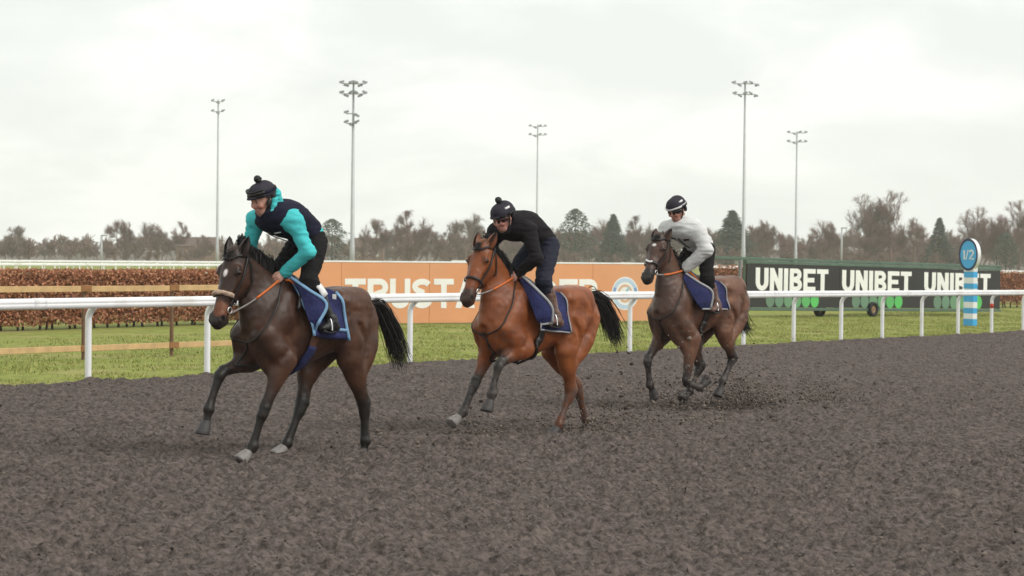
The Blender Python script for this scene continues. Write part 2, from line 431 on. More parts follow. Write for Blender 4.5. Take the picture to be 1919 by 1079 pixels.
ANG = math.radians(47)
HMAT = dict(
    coat=mat('horse_coat', (.1, .05, .03), .42, .14, 9, bump=.16, bscale=17, spec=.30, attr='coat'),
    hair_black=mat('black_hair', (.012, .010, .010), .5, .2, 20, spec=.35),
    hoof_dark=mat('hoof_dark', (.045, .04, .04), .55, .25, 30, bump=.2, bscale=80),
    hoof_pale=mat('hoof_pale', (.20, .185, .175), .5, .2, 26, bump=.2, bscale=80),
    eye=mat('dark_eye', (.008, .005, .004), .08, .1, 10, spec=.6),
    leather=mat('black_leather', (.018, .014, .013), .42, .2, 20),
    leather_br=mat('brown_leather', (.10, .04, .022), .45, .2, 20),
    rein_grey=mat('grey_web', (.22, .20, .19), .7, .15, 30),
    orange_rubber=mat('orange_rubber', (.62, .15, .03), .6, .1, 30),
    steel=mat('bright_steel', (.7, .7, .7), .25, .05, 5, metal=.9),
    navy_cloth=mat('navy_cloth', (.020, .024, .098), .85, .25, 10, bump=.35, bscale=40),
    trim_blue=mat('pale_blue_trim', (.20, .36, .55), .8, .08, 14),
    trim_grey=mat('grey_trim', (.33, .33, .35), .8, .08, 14),
    white_cloth=mat('white_cloth', (.75, .74, .74), .8, .05, 14),
)

def make_horse(cfg):
    c = cfg; xw, dz = c['xw'], c.get('dz', 0); xs = c.get('xs', 1.0)
    root = empty(c['name'], tuple(c['pos']), math.pi + ANG)
    tag(root, c['label'], 'horse', 'racehorses galloping on the track')
    legs = c['legs']
    allp = np.array([q for J in legs.values() for q in J] + [(c['p0'][0], 0, c['p0'][1]), (c['p1'][0], 0, c['p1'][1]), (xw - 1.3 * xs, 0, 1)])
    lo = allp.min(0) - .22; hi = allp.max(0) + .25; lo[1] = -.48; hi[1] = .48
    lo[2] = max(lo[2], -.05 - 0)
    s = SDF(lo, hi, .0125)
    # trunk: dx, top, bottom, half width
    TR = [(-1.19, 1.33, 1.14, .075), (-1.12, 1.42, 1.05, .15), (-1.00, 1.495, .99, .215), (-.84, 1.545, .985, .24), (-.66, 1.54, .965, .248), (-.50, 1.515, .925, .252),
          (-.34, 1.495, .88, .252), (-.16, 1.52, .82, .242), (0, 1.575, .785, .215), (.13, 1.56, .78, .20), (.25, 1.46, .83, .19), (.34, 1.33, .90, .16), (.40, 1.22, 1.0, .10)]
    dzc = c.get('dzc', 0)
    pts, rad = [], []
    for dx, tp, bt, hw in TR:
        lift = dz + dzc * np.clip(-dx / .8, 0, 1.2)
        pts.append((xw + dx * xs, 0, (tp + bt) / 2 + lift)); rad.append((hw, (tp - bt) / 2))
    s.chain(pts, rad, k=.04, sub=3)
    zt = lambda dx: dz + dzc * np.clip(-dx / .8, 0, 1.2)
    # withers ridge and spine
    s.chain([(xw - .22 * xs, 0, 1.44 + dz), (xw - .02, 0, 1.52 + dz), (xw + .14, 0, 1.50 + dz)], [(.10, .09), (.065, .085), (.08, .10)], k=.10)
    p0 = np.array([c['p0'][0], 0, c['p0'][1]]); p1 = np.array([c['p1'][0], 0, c['p1'][1]])
    yaw = c.get('yaw', 0.0); cy, sy = math.cos(yaw), math.sin(yaw); RY = np.array([[cy, -sy, 0], [sy, cy, 0], [0, 0, 1]])
    f = (p1 - p0); HL = np.linalg.norm(f); f = f / HL; b = np.array([f[2], 0, -f[0]]); b = b if b[0] < 0 else -b
    f, b = RY @ f, RY @ b; sd_ = np.cross(f, b); sd_ = sd_ if sd_[1] > 0 else -sd_
    hp = lambda t, bk=0., sw=0.: p0 + f * (t * HL) + b * bk + sd_ * sw
    # neck
    nb = np.array([xw + .17, 0, 1.24 + dz]); ne = hp(.10, .13); mid = nb * .5 + ne * .5 + np.array([-.02, 0, .03])
    s.chain([nb + [-.08, 0, -.03], nb * .72 + ne * .28, mid, nb * .22 + ne * .78 + [-.005, 0, .025], ne], [(.155, .30), (.125, .235), (.085, .178), (.072, .142), (.078, .115)], k=.09)
    # crest
    s.chain([(xw + .06, 0, 1.52 + dz), mid + np.array([-.10, 0, .13]), hp(.0, .10)], [.05, .04, .05], k=.07)
    # head
    HK = 1.10
    HS = [(-.02, .075, .085), (.12, .098, .125), (.27, .104, .142), (.40, .084, .130), (.54, .066, .098), (.68, .057, .080), (.80, .056, .074), (.90, .058, .072), (.965, .050, .056)]
    s.chain([hp(t, h * HK * .98 + (.006 if t > .85 else 0)) for t, w, h in HS], [(w * HK, h * HK) for t, w, h in HS], side=sd_, k=.04)
    for sg in (-1, 1):
        s.chain([hp(.30, .175, .048 * sg), hp(.42, .165, .045 * sg)], [(.040, .085), (.032, .06)], side=sd_, k=.05)         # cheek
        s.chain([hp(.20, .045, .088 * sg), hp(.27, .05, .098 * sg)], [.026, .024], k=.03)                                      # brow
        s.chain([hp(.33, .075, .09 * sg), hp(.62, .06, .055 * sg)], [.014, .012], k=.03)                                       # facial crest
        s.chain([hp(.885, .035, .05 * sg), hp(.945, .045, .05 * sg)], [.026, .028], k=.02)                                     # nostril wing
        s.chain([hp(.90, .030, .074 * sg), hp(.95, .050, .070 * sg)], [(.014, .017), (.013, .014)], side=sd_, k=.008, op='s')
    s.chain([hp(.93, .125, 0), hp(1.0, .085, 0)], [(.042, .03), (.045, .028)], side=sd_, k=.03)                               # lower lip and chin
    s.chain([hp(.86, .098, .07), hp(1.01, .070, .05), hp(1.03, .068, -.05), hp(.86, .098, -.07)], [.006] * 4, k=.006, op='s')   # mouth
    # shoulder, chest and quarters
    for sg, fl, hl in ((1, 'fl', 'hl'), (-1, 'fr', 'hr')):
        E_ = np.array(legs[fl][0]); S_ = np.array(legs[hl][0]); kn = np.array(legs[fl][1]); hk = np.array(legs[hl][1])
        ps = np.array([xw + .34 + (E_[0] - (xw + .1)) * .25, .14 * sg, 1.13 + dz])
        s.chain([(xw + .02, .13 * sg, 1.43 + dz), (xw + .16, .165 * sg, 1.28 + dz), ps], [(.06, .12), (.078, .14), (.080, .09)], k=.045)
        s.chain([ps, ps * .5 + E_ * .5 + [0, .012 * sg, 0], E_], [(.080, .10), (.090, .125), (.080, .10)], k=.045)                # upper arm
        s.chain([(xw + .33, .07 * sg, 1.10 + dz), (xw + .30, .08 * sg, .95 + dz), E_ * .7 + kn * .3 + [0, -.03 * sg, 0]], [.10, .09, .05], k=.035)   # pectoral
        hip = np.array([xw - .82 * xs, .135 * sg, 1.30 + zt(-.82)])
        s.chain([hip, hip * .55 + S_ * .45 + [.02, .03 * sg, .02], S_], [(.125, .19), (.112, .175), (.092, .125)], k=.05)             # thigh
        bt = np.array([xw - 1.09 * xs, .10 * sg, 1.22 + zt(-1.09)]); g = S_ * .55 + hk * .45
        s.chain([bt, bt * .55 + g * .45 + [-.05, .02 * sg, 0], g], [(.09, .115), (.086, .105), (.053, .066)], k=.045)               # hamstring
        s.chain([(xw - .62 * xs, .16 * sg, 1.42 + zt(-.62)), (xw - .92 * xs, .13 * sg, 1.42 + zt(-.9))], [.10, .12], k=.09)      # croup muscle
    for n_, J in legs.items():
        leg_chain(s, J, n_[0] == 'h', (0, 1, 0))
    for sg, fl, hl in ((1, 'fl', 'hl'), (-1, 'fr', 'hr')):                    # grooves between muscles
        E_ = np.array(legs[fl][0]); S_ = np.array(legs[hl][0])
        s.chain([(xw + .02, .245 * sg, 1.30 + dz), (xw - .02, .265 * sg, 1.10 + dz), E_ + [-.11, .085 * sg, .06]], [.018, .022, .022], k=.05, op='s')
        s.chain([E_ + [.02, .10 * sg, .10], E_ + [.10, .085 * sg, .02]], [.014, .012], k=.04, op='s')
        s.chain([S_ + [-.02, .10 * sg, .30], S_ + [-.12, .105 * sg, .12], S_ + [-.13, .095 * sg, -.06]], [.016, .020, .014], k=.05, op='s')
        s.chain([(xw - .58 * xs, .265 * sg, 1.36 + zt(-.6)), (xw - .50 * xs, .270 * sg, 1.18 + zt(-.5))], [.02, .024], k=.06, op='s')
        for q in range(5):
            x_ = xw - (.12 + .075 * q) * xs; s.chain([(x_, .262 * sg, 1.22 + dz), (x_ - .05, .252 * sg, 1.0 + dz)], [.006, .006], k=.03, op='s')
    s.chain([(xw + .47, 0, 1.12 + dz), (xw + .45, 0, .92 + dz)], [.03, .03], k=.05, op='s')
    s.noise(.008, 7, 3); s.noise(.0045, 15, 7, ridged=True)
    V, Q = s.mesh(3)
    # coat colours
    base, dark, warm = [np.array(c[k], float) for k in ('coat', 'points', 'warm')]
    col = np.tile(base, (len(V), 1)); nz_ = fbm(V * 5, 4, 5); nf = fbm(V * 22, 3, 9)
    def blend(col, m, k): return col * (1 - m[:, None]) + np.array(k) * m[:, None]
    col = blend(col, sstep(nz_, .42, .66) * .55, warm)
    col = blend(col, sstep(V[:, 2] + (nz_ - .5) * .2, 1.02 + dz, .82 + dz) * .35 * sstep(np.abs(V[:, 1]), .02, .1), warm)
    for n_, J in legs.items():
        top, kn, ft, ho = [np.array(j) for j in J]
        d1, t1 = seg_dist(V, top, kn); d2, t2 = seg_dist(V, kn, ft); d3, _ = seg_dist(V, ft, ho)
        m = np.maximum(sstep(t1 + (nf - .5) * .25, c['sock'] - .35, 1.0) * sstep(d1, .15, .10), sstep(np.minimum(d2, d3) + (nf - .5) * .02, .12, .085))
        col = blend(col, m * (c.get('hindpts', 1.0) if n_[0] == 'h' else 1.0), dark)
        mud = sstep(nf + (nz_ - .5), .46, .66) * sstep(np.minimum(d2, d3), .09, .06)
        col = blend(col, mud * c.get('mud', .5), (.070, .058, .052))
    dl = np.min(np.stack([seg_dist(V, hp(.88, .07), hp(1.0, .07))[0]]), 0)
    m = sstep(dl + (nf - .5) * .05, .125, .075); col = blend(col, m, c.get('muzzle', dark))
    for sg in (-1, 1):
        d = np.linalg.norm(V - hp(.92, .04, .07 * sg), axis=1); col = blend(col, sstep(d, .035, .018), (.006, .005, .005))
        d = np.linalg.norm(V - hp(.26, .05, .105 * sg), axis=1); col = blend(col, sstep(d, .06, .03) * .4, dark)
    dn = np.linalg.norm(V - hp(0, .12), axis=1); col = blend(col, sstep(dn + (nf - .5) * .1, .16, .06) * .8, dark)
    if c.get('dark_front'):
        m = sstep(V[:, 0] + (nz_ - .5) * .3, xw + .05, xw + .5) * c['dark_front']; col = blend(col, m, dark * 1.3)
    col = blend(col, sstep(fbm(V * 11, 2, 33), .50, .62) * .28 * sstep(-V[:, 0], -xw + .25, -xw + .6) * sstep(V[:, 2], .75, .95), warm * 1.25)      # dapples on the quarters
    mud = sstep(fbm(V * 34, 2, 21), .60, .70) * sstep(V[:, 0], xw - .1, xw + .3) * sstep(V[:, 2], 1.35, .9) * c.get('mud', .5)
    col = blend(col, mud * .6, (.12, .10, .09))
    for (t, bk, sw, rx, rl, cc) in c.get('marks', ()):
        q = (V - hp(t, 0, sw)); a = (q @ f) / rl; e_ = (q @ sd_) / rx; bb = (q @ b)
        d = np.sqrt(a * a + e_ * e_) + (nf - .5) * .5; col = blend(col, sstep(d, 1.15, .75) * (bb < bk), cc)
    mesh_obj('body', V, Q, HMAT['coat'], root, True, col)
    # ears
    for sg in (1, -1):
        bs = hp(-.01, .075, .072 * sg); axu = -f * .93 + b * c.get('earback', .10) + sd_ * (.24 * sg); axu /= np.linalg.norm(axu)
        face = np.array([1., .25 * sg, .1]); face = RY @ face; face -= axu * (face @ axu); face /= np.linalg.norm(face); lat = np.cross(axu, face)
        EV, EF = [], []; rows, n = 9, 10
        for layer, inn in ((0, 1.0), (1, .72)):
            for i in range(rows):
                t = i / (rows - 1); w = .050 * (math.sin(math.pi * min(1, .28 + .72 * t)) ** .75 if t < 1 else 0.0) * inn + .0015
                for k in range(n):
                    a = math.radians(-155 + 310 * k / (n - 1))
                    EV.append(bs + axu * (t * .19 - .015) - face * (w * math.cos(a) * .75 - .004 * layer) + lat * w * math.sin(a) + lat * (-.012 * sg * t * t))
        R_ = rows * n
        for i in range(rows - 1):
            for k in range(n - 1):
                q = (i * n + k, i * n + k + 1, (i + 1) * n + k + 1, (i + 1) * n + k); EF += [q, tuple(R_ + j for j in q[::-1])]
            for k in (0, n - 1):
                q = (i * n + k, (i + 1) * n + k, R_ + (i + 1) * n + k, R_ + i * n + k); EF.append(q)
        ev = np.array(EV); ec = np.tile(np.array(c.get('earcol', base)), (len(ev), 1)); tt = ((ev - bs) @ axu) / .15
        ec = blend(ec, sstep(tt, .6, 1.0) * .8, dark); ec[R_:] = ec[R_:] * .55
        mesh_obj('ear', ev, EF, HMAT['coat'], root, True, ec)
        MB().ball(hp(.262, .054, .113 * sg), (.020, .020, .020)).build('eye', HMAT['eye'], root, True)
    # hooves
    for n_, J in legs.items():
        hv, hf = hoof_mesh(J[2], J[3], c['tips'].get(n_, (1, 0, -.2)))
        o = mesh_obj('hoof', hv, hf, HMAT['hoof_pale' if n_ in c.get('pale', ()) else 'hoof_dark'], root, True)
        if n_ in c.get('pale', ()): o['label'] = 'pale grey hoof'
    # mane and forelock
    rng = np.random.default_rng(c['seed'])
    cr = catmull([hp(-.02, .13), hp(.02, .21) + [0, 0, .03], mid + np.array([-.105, 0, .165]), (xw + .16, 0, 1.60 + dz)], 14); MV, MF = [], []
    for i in range(len(cr) - 1):
        bp = s.project(cr[i:i + 1] + [0, 0, .02], .0)[0]
        g = []
        for sg_ in (-.35, -1.0, -1.0, .35):
            L_ = c.get('mane', .13); up_ = c.get('maneup', .05)
            g.append(np.array([bp, bp + [-.01, .02 * sg_, up_ * .7], bp + [-.04, .07 * sg_, up_ * .55], bp + [-.07, .10 * sg_, up_ * .2 - L_ * .5], bp + [-.09, .115 * sg_, -L_]]))
        hv, hf = hair(g, 34, .016, .0055, rng); MF.append(hf + sum(len(x) for x in MV)); MV.append(hv)
    mesh_obj('mane', np.vstack(MV), np.vstack(MF), HMAT['hair_black'], root, True)
    g = [np.array([hp(-.03, .09, w * .5), hp(-.04, .05, w * .6) + b * -.03, hp(.06, -.012, w), hp(.17, -.016, w * 1.2)]) for w in (-.05, -.02, .02, .05)]
    hv, hf = hair(g, 90, .012, .004, rng); mesh_obj('forelock', hv, hf, HMAT['hair_black'], root, True)
    # tail
    hv, hf = hair([catmull(g, 3) for g in c['tail']], c.get('ntail', 420), .024, .0072, rng, curl=.03); mesh_obj('tail', hv, hf, HMAT['hair_black'], root, True)
    # ---- tack
    def wrap(pts, off=.012, n=6): return s.project(catmull(pts, n), off)
    def strap(name, pts, w, m_, off=.010, n=6, parent=root, th=.006):
        P = wrap(pts, off, n); return ribbon(MB(), P, w, s.grad(P), th).build(name, m_, parent, True)
    lea = HMAT[c.get('bridle', 'leather')]
    br = ribbon(MB(), *(lambda P: (P, .02, s.grad(P), .006))(wrap([hp(.03, .02, -.1), hp(.10, -.03, -.06), hp(.10, -.04, 0), hp(.10, -.03, .06), hp(.03, .02, .1), hp(-.02, .16, .09)])))
    brid = br.build('bridle', lea, root, True)
    for sg in (1, -1):
        strap('cheek_strap', [hp(.0, .13, .10 * sg), hp(.18, .12, .12 * sg), hp(.45, .11, .11 * sg), hp(.74, .10, .08 * sg)], .020, lea, parent=brid)
        strap('throat_strap', [hp(.0, .15, .10 * sg), hp(.22, .24, .10 * sg), hp(.34, .29, .03 * sg)], .016, lea, parent=brid)
        ctr = hp(.775, .095, .068 * sg); a_ = np.linspace(0, 2 * math.pi, 17)
        MB().tube([ctr + f * .028 * math.cos(t) + b * .028 * math.sin(t) + sd_ * .012 * sg for t in a_], .0055, 6, cap=False).build('bit_ring', HMAT['steel'], brid, True)
    tN = c.get('tnose', .58)
    wn_ = c.get('wnose', .024)
    nbo = strap('noseband', [hp(tN + .03, .21, .01), hp(tN + .02, .12, .11), hp(tN, .03, .10), hp(tN, -.02, .05), hp(tN, -.03, 0), hp(tN, -.02, -.05), hp(tN, .03, -.10), hp(tN + .02, .12, -.11), hp(tN + .03, .21, -.01)], wn_, lea, parent=brid)
    if c.get('noseband') == 'white_cloth':
        P = s.project(catmull([hp(tN, -.02, .055), hp(tN + .02, -.03, .02), hp(tN, -.03, -.02), hp(tN - .03, -.02, -.05)], 5), .020); ribbon(MB(), P, .022, s.grad(P), .008).build('white_patch', HMAT['white_cloth'], nbo, True)
    if c.get('noseband') == 'fleece':
        P = s.project(catmull([hp(tN, .06, .10), hp(tN, -.02, .06), hp(tN, -.03, 0), hp(tN, -.02, -.06), hp(tN, .06, -.10)], 5), .022)
        s2 = SDF(P.min(0) - .06, P.max(0) + .06, .007); s2.chain(P, [.020] * len(P), sub=1); s2.noise(.010, 55, 4); v2, q2 = s2.mesh(1)
        mesh_obj('fleece', v2, q2, mat('fleece_noseband', (.50, .36, .27), .95, .25, 60, bump=.5, bscale=120), brid, True)
    # reins from bit to hands, orange grips then a loop over the neck
    for sg in (1, -1):
        hnd = np.array(c['hand']) * [1, sg, 1] + [0, .02 * sg, 0]; bit = hp(.80, .12, .085 * sg)
        sag = np.array([0, .01 * sg, -.015]); P = catmull([bit, bit * .6 + hnd * .4 + sag, hnd], 8); ins = s.sample(P) < .016; P[ins] = s.project(P[ins], .016) if ins.any() else P[ins]
        P[1:-1] = (P[:-2] + P[1:-1] * 2 + P[2:]) / 4; ins = s.sample(P) < .014; P[ins] = s.project(P[ins], .014) if ins.any() else P[ins]; cutn = int(len(P) * c.get('grip', .5))
        rg = MB().tube(P[:cutn + 1], .0085, 6, flat=.45).build('rein', HMAT['rein_grey'], root, True)
        MB().tube(P[cutn:], .012, 6, flat=.5).build('rein_grip', HMAT['orange_rubber'], rg, True)
        lp = s.project(catmull([hnd + [-.02, .03 * sg, -.03], hnd + [-.10, .09 * sg, -.07], np.array([xw - .12, .17 * sg, 1.50 + dz]), np.array([xw - .25, .10 * sg, 1.60 + dz])], 6), .055)
        lp[0] = hnd + [-.02, .02 * sg, -.01]
        MB().tube(lp, .011, 6, flat=.5).build('rein_loop', HMAT['orange_rubber'], rg, True)
    # neck strap, breast strap and girth
    strap('neck_strap', [(xw + .10, .10, 1.60 + dz), (xw + .30, .24, 1.38 + dz), (xw + .46, .20, 1.14 + dz), (xw + .54, 0, 1.03 + dz), (xw + .46, -.20, 1.14 + dz), (xw + .30, -.24, 1.38 + dz), (xw + .10, -.10, 1.60 + dz)], .014, HMAT['leather'], off=.003)
    strap('breast_strap', [(xw + .55, 0, 1.03 + dz), (xw + .50, 0, .86 + dz), (xw + .25, 0, .72 + dz), (xw + .02, 0, .74 + dz)], .022, HMAT['leather'], off=.003)
    gx = c.get('gx', -.10)
    gd = [(xw + gx - .06, .24, 1.28 + dz), (xw + gx - .02, .30, 1.12 + dz), (xw + gx + .03, .24, .90 + dz), (xw + gx + .08, .0, .74 + dz)]
    gP = wrap(gd, .012, 8); kq = len(gP) // 2
    go = ribbon(MB(), gP[:kq + 3], .075, s.grad(gP[:kq + 3]), .010).build('girth', HMAT['leather_br' if c['cloth'] == 1 else 'leather'], root, True)
    ribbon(MB(), gP[kq:], .085, s.grad(gP[kq:]), .020).build('girth_sleeve', HMAT['navy_cloth'] if c['cloth'] == 1 else HMAT['leather'], go, True)
    gQ = wrap([(x, -y, z) for x, y, z in gd], .012, 8); ribbon(MB(), gQ, .075, s.grad(gQ), .010).build('girth', HMAT['leather'], root, True)
    # saddle cloth: two sides of one sheet over the back
    xa, xb = c['clx']; zb_f, zb_r = c['clz']; nxg, ns = 22, 34; P = np.zeros((nxg, ns, 3))
    for i in range(nxg):
        u_ = i / (nxg - 1); zl = zb_f + (zb_r - zb_f) * u_
        for j in range(ns):
            v_ = (j / (ns - 1)) * 2 - 1; a = abs(v_); sg = 1 if v_ >= 0 else -1
            topz = 1.62 + dz; z = topz - (topz - zl) * max(0, a - .12) / .88; y = sg * min(.36, .02 + a * .75)
            x = xa + (xb + c.get('cltop', .12) * (1 - a) ** 1.2 - xa) * u_
            P[i, j] = (x + c.get('clflare', -.05) * a * (1 - u_), y, z)
    fl = P.reshape(-1, 3); tgt = fl.copy(); pj = s.project(fl, .020, 14)
    pj = pj.reshape(nxg, ns, 3)
    for j in range(ns):
        a = abs((j / (ns - 1)) * 2 - 1)
        if a > .55:                                                   # below the ribs the cloth hangs and stands off a little
            q = (a - .55) / .45; sg = 1 if j > ns / 2 else -1
            uu = np.linspace(0, 1, nxg); pj[:, j, 1] += sg * (.012 * q + .018 * q * np.sin(uu * 9 + c['seed'])) ; pj[:, j, 2] = pj[:, j, 2] * .4 + P[:, j, 2] * .6
    kf = c.get('flap', .0)
    for i in range(nxg):
        for j in range(ns):
            v_ = (j / (ns - 1)) * 2 - 1
            if v_ > .2:
                w_ = max(0, 1 - i / (nxg * .55)) ** 1.3 * sstep(v_, .15, .8); pj[i, j] += np.array([-.03 * kf, .16 * kf, .06 * kf]) * w_
    nrm = s.grad(pj.reshape(-1, 3)).reshape(nxg, ns, 3); inn = pj - nrm * .010
    VV = np.vstack([pj.reshape(-1, 3), inn.reshape(-1, 3)]); FF = []; o_ = nxg * ns
    for i in range(nxg - 1):
        for j in range(ns - 1):
            q = (i * ns + j, i * ns + j + 1, (i + 1) * ns + j + 1, (i + 1) * ns + j); FF += [q, tuple(o_ + k for k in q[::-1])]
    def edge(a, b_): FF.append((a, b_, o_ + b_, o_ + a))
    for i in range(nxg - 1): edge(i * ns, (i + 1) * ns); edge((i + 1) * ns + ns - 1, i * ns + ns - 1)
    for j in range(ns - 1): edge(j + 1, j); edge((nxg - 1) * ns + j, (nxg - 1) * ns + j + 1)
    clo = mesh_obj('saddle_cloth', VV, FF, HMAT['navy_cloth'], root, True)
    trim = HMAT['trim_blue' if c['cloth'] == 1 else 'trim_grey']
    hh = ns // 2
    for nm, line in (('trim', pj[0, hh:]), ('trim', pj[:, -1]) if c['cloth'] != 1 else ('trim', pj[nxg // 2:, -3] * .5 + pj[nxg // 2:, -4] * .5), ('trim', pj[-1, hh + 4:])):
        ln = catmull(line[::2], 2); ribbon(MB(), ln + s.grad(ln) * .004, .026 if c['cloth'] == 1 else .016, s.grad(ln), .006).build(nm, trim, clo, True)
    if c['cloth'] == 1:
        pm = pj[-4, -12]; ribbon(MB(), np.array([pm + [0, 0, .03], pm, pm - [0, 0, .03]]), .035, s.grad(pm[None])[0], .008).build('number_patch', HMAT['white_cloth'], clo)
    # flared pad in front of the rider's leg
    for sg in (1, -1):
        Fr, Rr = [catmull(np.array(e) * [1, sg, 1], 5) for e in c['pad']]; n_ = len(Fr); m_ = 9; G = np.zeros((n_, m_, 3))
        for j in range(m_):
            q = j / (m_ - 1); G[:, j] = Fr * (1 - q) + Rr * q; G[:, j, 1] += sg * .02 * math.sin(math.pi * q) * np.sin(np.linspace(0, math.pi, n_))
        out_ = np.array([.25, sg * .9, .1]); out_ /= np.linalg.norm(out_); VV = np.vstack([G.reshape(-1, 3) + out_ * .006, G.reshape(-1, 3) - out_ * .006]); FF = []; o_ = n_ * m_
        for i in range(n_ - 1):
            for j in range(m_ - 1):
                q = (i * m_ + j, i * m_ + j + 1, (i + 1) * m_ + j + 1, (i + 1) * m_ + j); FF += [q, tuple(o_ + k for k in q[::-1])]
        pd = mesh_obj('saddle_pad', VV, FF, HMAT['navy_cloth'], root, True)
        ribbon(MB(), Rr + out_ * .004, .026, out_, .012).build('trim', trim, pd, True)
        E2 = catmull([Fr[-1], (Fr[-1] + Rr[-1]) / 2, Rr[-1]], 3); ribbon(MB(), E2 + out_ * .004, .02, out_, .011).build('trim', trim, pd, True)
    # saddle with flaps
    xa2, xb2 = xw - .08, xw - .36; n1_, n2_ = 14, 21; SP = np.zeros((n1_, n2_, 3))
    for i in range(n1_):
        u_ = i / (n1_ - 1)
        for j in range(n2_):
            v_ = j / (n2_ - 1) * 2 - 1; a = abs(v_); sg = 1 if v_ >= 0 else -1
            drop = .34 * (1 - .92 * u_)
            SP[i, j] = (xa2 + (xb2 - xa2) * u_ + .14 * a * (1 - u_), sg * (a * (.30 - .16 * u_) + .01), 1.64 + dz - max(0, a - .15) * drop)
    sp = s.project(SP.reshape(-1, 3), .042, 14).reshape(n1_, n2_, 3)
    for i in range(n1_):
        u_ = i / (n1_ - 1)
        for j in range(n2_):
            a = abs(j / (n2_ - 1) * 2 - 1); sp[i, j, 2] += max(0, 1 - a * 3.0) * (.02 * (abs(u_ - .45) * 2) ** 2 + .005)
    ni = sp - s.grad(sp.reshape(-1, 3)).reshape(sp.shape) * .02
    VV = np.vstack([sp.reshape(-1, 3), ni.reshape(-1, 3)]); FF = []; o_ = n1_ * n2_; ns = n2_
    for i in range(n1_ - 1):
        for j in range(n2_ - 1):
            q = (i * ns + j, i * ns + j + 1, (i + 1) * ns + j + 1, (i + 1) * ns + j); FF += [q, tuple(o_ + k for k in q[::-1])]
    for i in range(n1_ - 1): edge(i * ns, (i + 1) * ns); edge((i + 1) * ns + ns - 1, i * ns + ns - 1)
    for j in range(n2_ - 1): edge(j + 1, j); edge((n1_ - 1) * ns + j, (n1_ - 1) * ns + j + 1)
    sad = mesh_obj('saddle', VV, FF, HMAT['leather'], root, True)
    for sg in (1, -1):
        fx, fy, fz = c['foot']; ftp = np.array([fx + .05, fy * sg, fz - .055])
        tp = sp[6, 14 if sg > 0 else 6]
        ribbon(MB(), catmull([tp, tp * .5 + ftp * .5 + [0, .03 * sg, 0], ftp + [0, 0, .12]], 5), .022, (0, sg, 0), .005).build('stirrup_leather', HMAT['leather'], sad, True)
        arch = [ftp + [0, .055 * math.cos(t), .12 * math.sin(t)] for t in np.linspace(0, math.pi, 11)]
        MB().tube(arch + [arch[0]], .008, 6, cap=False).build('stirrup_iron', HMAT['steel'], sad, True)
    return root, s
# ------------------------------------------------------------------ riders
RM = dict(
    skin=mat('skin', (.56, .30, .23), .5, .10, 25, bump=.08, bscale=120, attr='coat'),
    teal=mat('teal_cotton', (.065, .52, .545), .9, .12, 9, bump=.12, bscale=40),
    vest=mat('navy_vest', (.010, .011, .026), .85, .15, 9, bump=.12, bscale=40, spec=.2),
    black=mat('black_cloth', (.011, .010, .011), .9, .2, 12, bump=.12, bscale=40, spec=.2),
    charcoal=mat('charcoal_jacket', (.013, .011, .013), .85, .25, 9, bump=.12, bscale=40, spec=.2),
    jeans=mat('dark_denim', (.009, .011, .026), .85, .25, 18, bump=.35, bscale=30),
    grey_j=mat('pale_grey_jacket', (.64, .64, .635), .75, .08, 7, bump=.10, bscale=40),
    boot_black=mat('black_boot', (.016, .015, .016), .35, .2, 16, bump=.15, bscale=30),
    boot_brown=mat('brown_boot', (.12, .06, .045), .5, .25, 12, bump=.2, bscale=30, col2=(.24, .17, .14), fac2=(.55, .75)),
    helmet=mat('helmet_cover', (.020, .016, .028), .75, .15, 14, bump=.2, bscale=90),
    strap=mat('strap_black', (.012, .012, .013), .6, .1, 20),
    lens=mat('goggle_lens', (.012, .010, .012), .12, .1, 4, spec=.7),
    lens_red=mat('tinted_lens', (.05, .008, .006), .10, .2, 4, spec=.8),
    zip=mat('zip_tape', (.06, .05, .045), .6, .1, 20),
    white=HMAT['white_cloth'],
)
def perp(a, d):
    a = np.array(a, float); a = a - d * (a @ d); return a / np.linalg.norm(a)
def hand_mesh(wr, kd, out, sgn):
    """closed hand on a rein. wr wrist, kd direction wrist -> knuckles, out = back of the hand"""
    kd = np.array(kd, float); kd /= np.linalg.norm(kd); out = perp(out, kd); up = np.cross(kd, out) * (1 if sgn > 0 else -1); up = up if up[2] > 0 else -up
    s = SDF(wr - .14, wr + .16, .0048); inn = -out
    s.chain([wr - kd * .06, wr, wr + kd * .035, wr + kd * .078], [(.026, .021), (.027, .020), (.036, .017), (.038, .015)], side=up, k=.012)
    for i, (o, L_) in enumerate(((.030, .96), (.010, 1.05), (-.010, 1.0), (-.029, .82))):
        k0 = wr + kd * .080 + up * o; a = k0 + (kd * .75 + inn * .55) * .036 * L_; b = a + (inn * .95 - kd * .25) * .027 * L_; e = b + (-kd * .95 + inn * .05) * .022 * L_
        s.chain([k0 - kd * .012, k0, a, b, e], [.0095, .0102, .0096, .0090, .0078], k=.0035, sub=2)
    t0 = wr + kd * .028 + up * .030 + inn * .006
    s.chain([t0, t0 + kd * .028 + up * .012 + inn * .016, t0 + kd * .056 + up * .008 + inn * .028, t0 + kd * .074 + inn * .036], [.0135, .0125, .0108, .0090], k=.006, sub=2)
    return s.mesh(2)
def join(parts):
    V = []; F = []; n = 0
    for v, q in parts: V.append(v); F.append(q + n); n += len(v)
    return np.vstack(V), np.vstack(F)

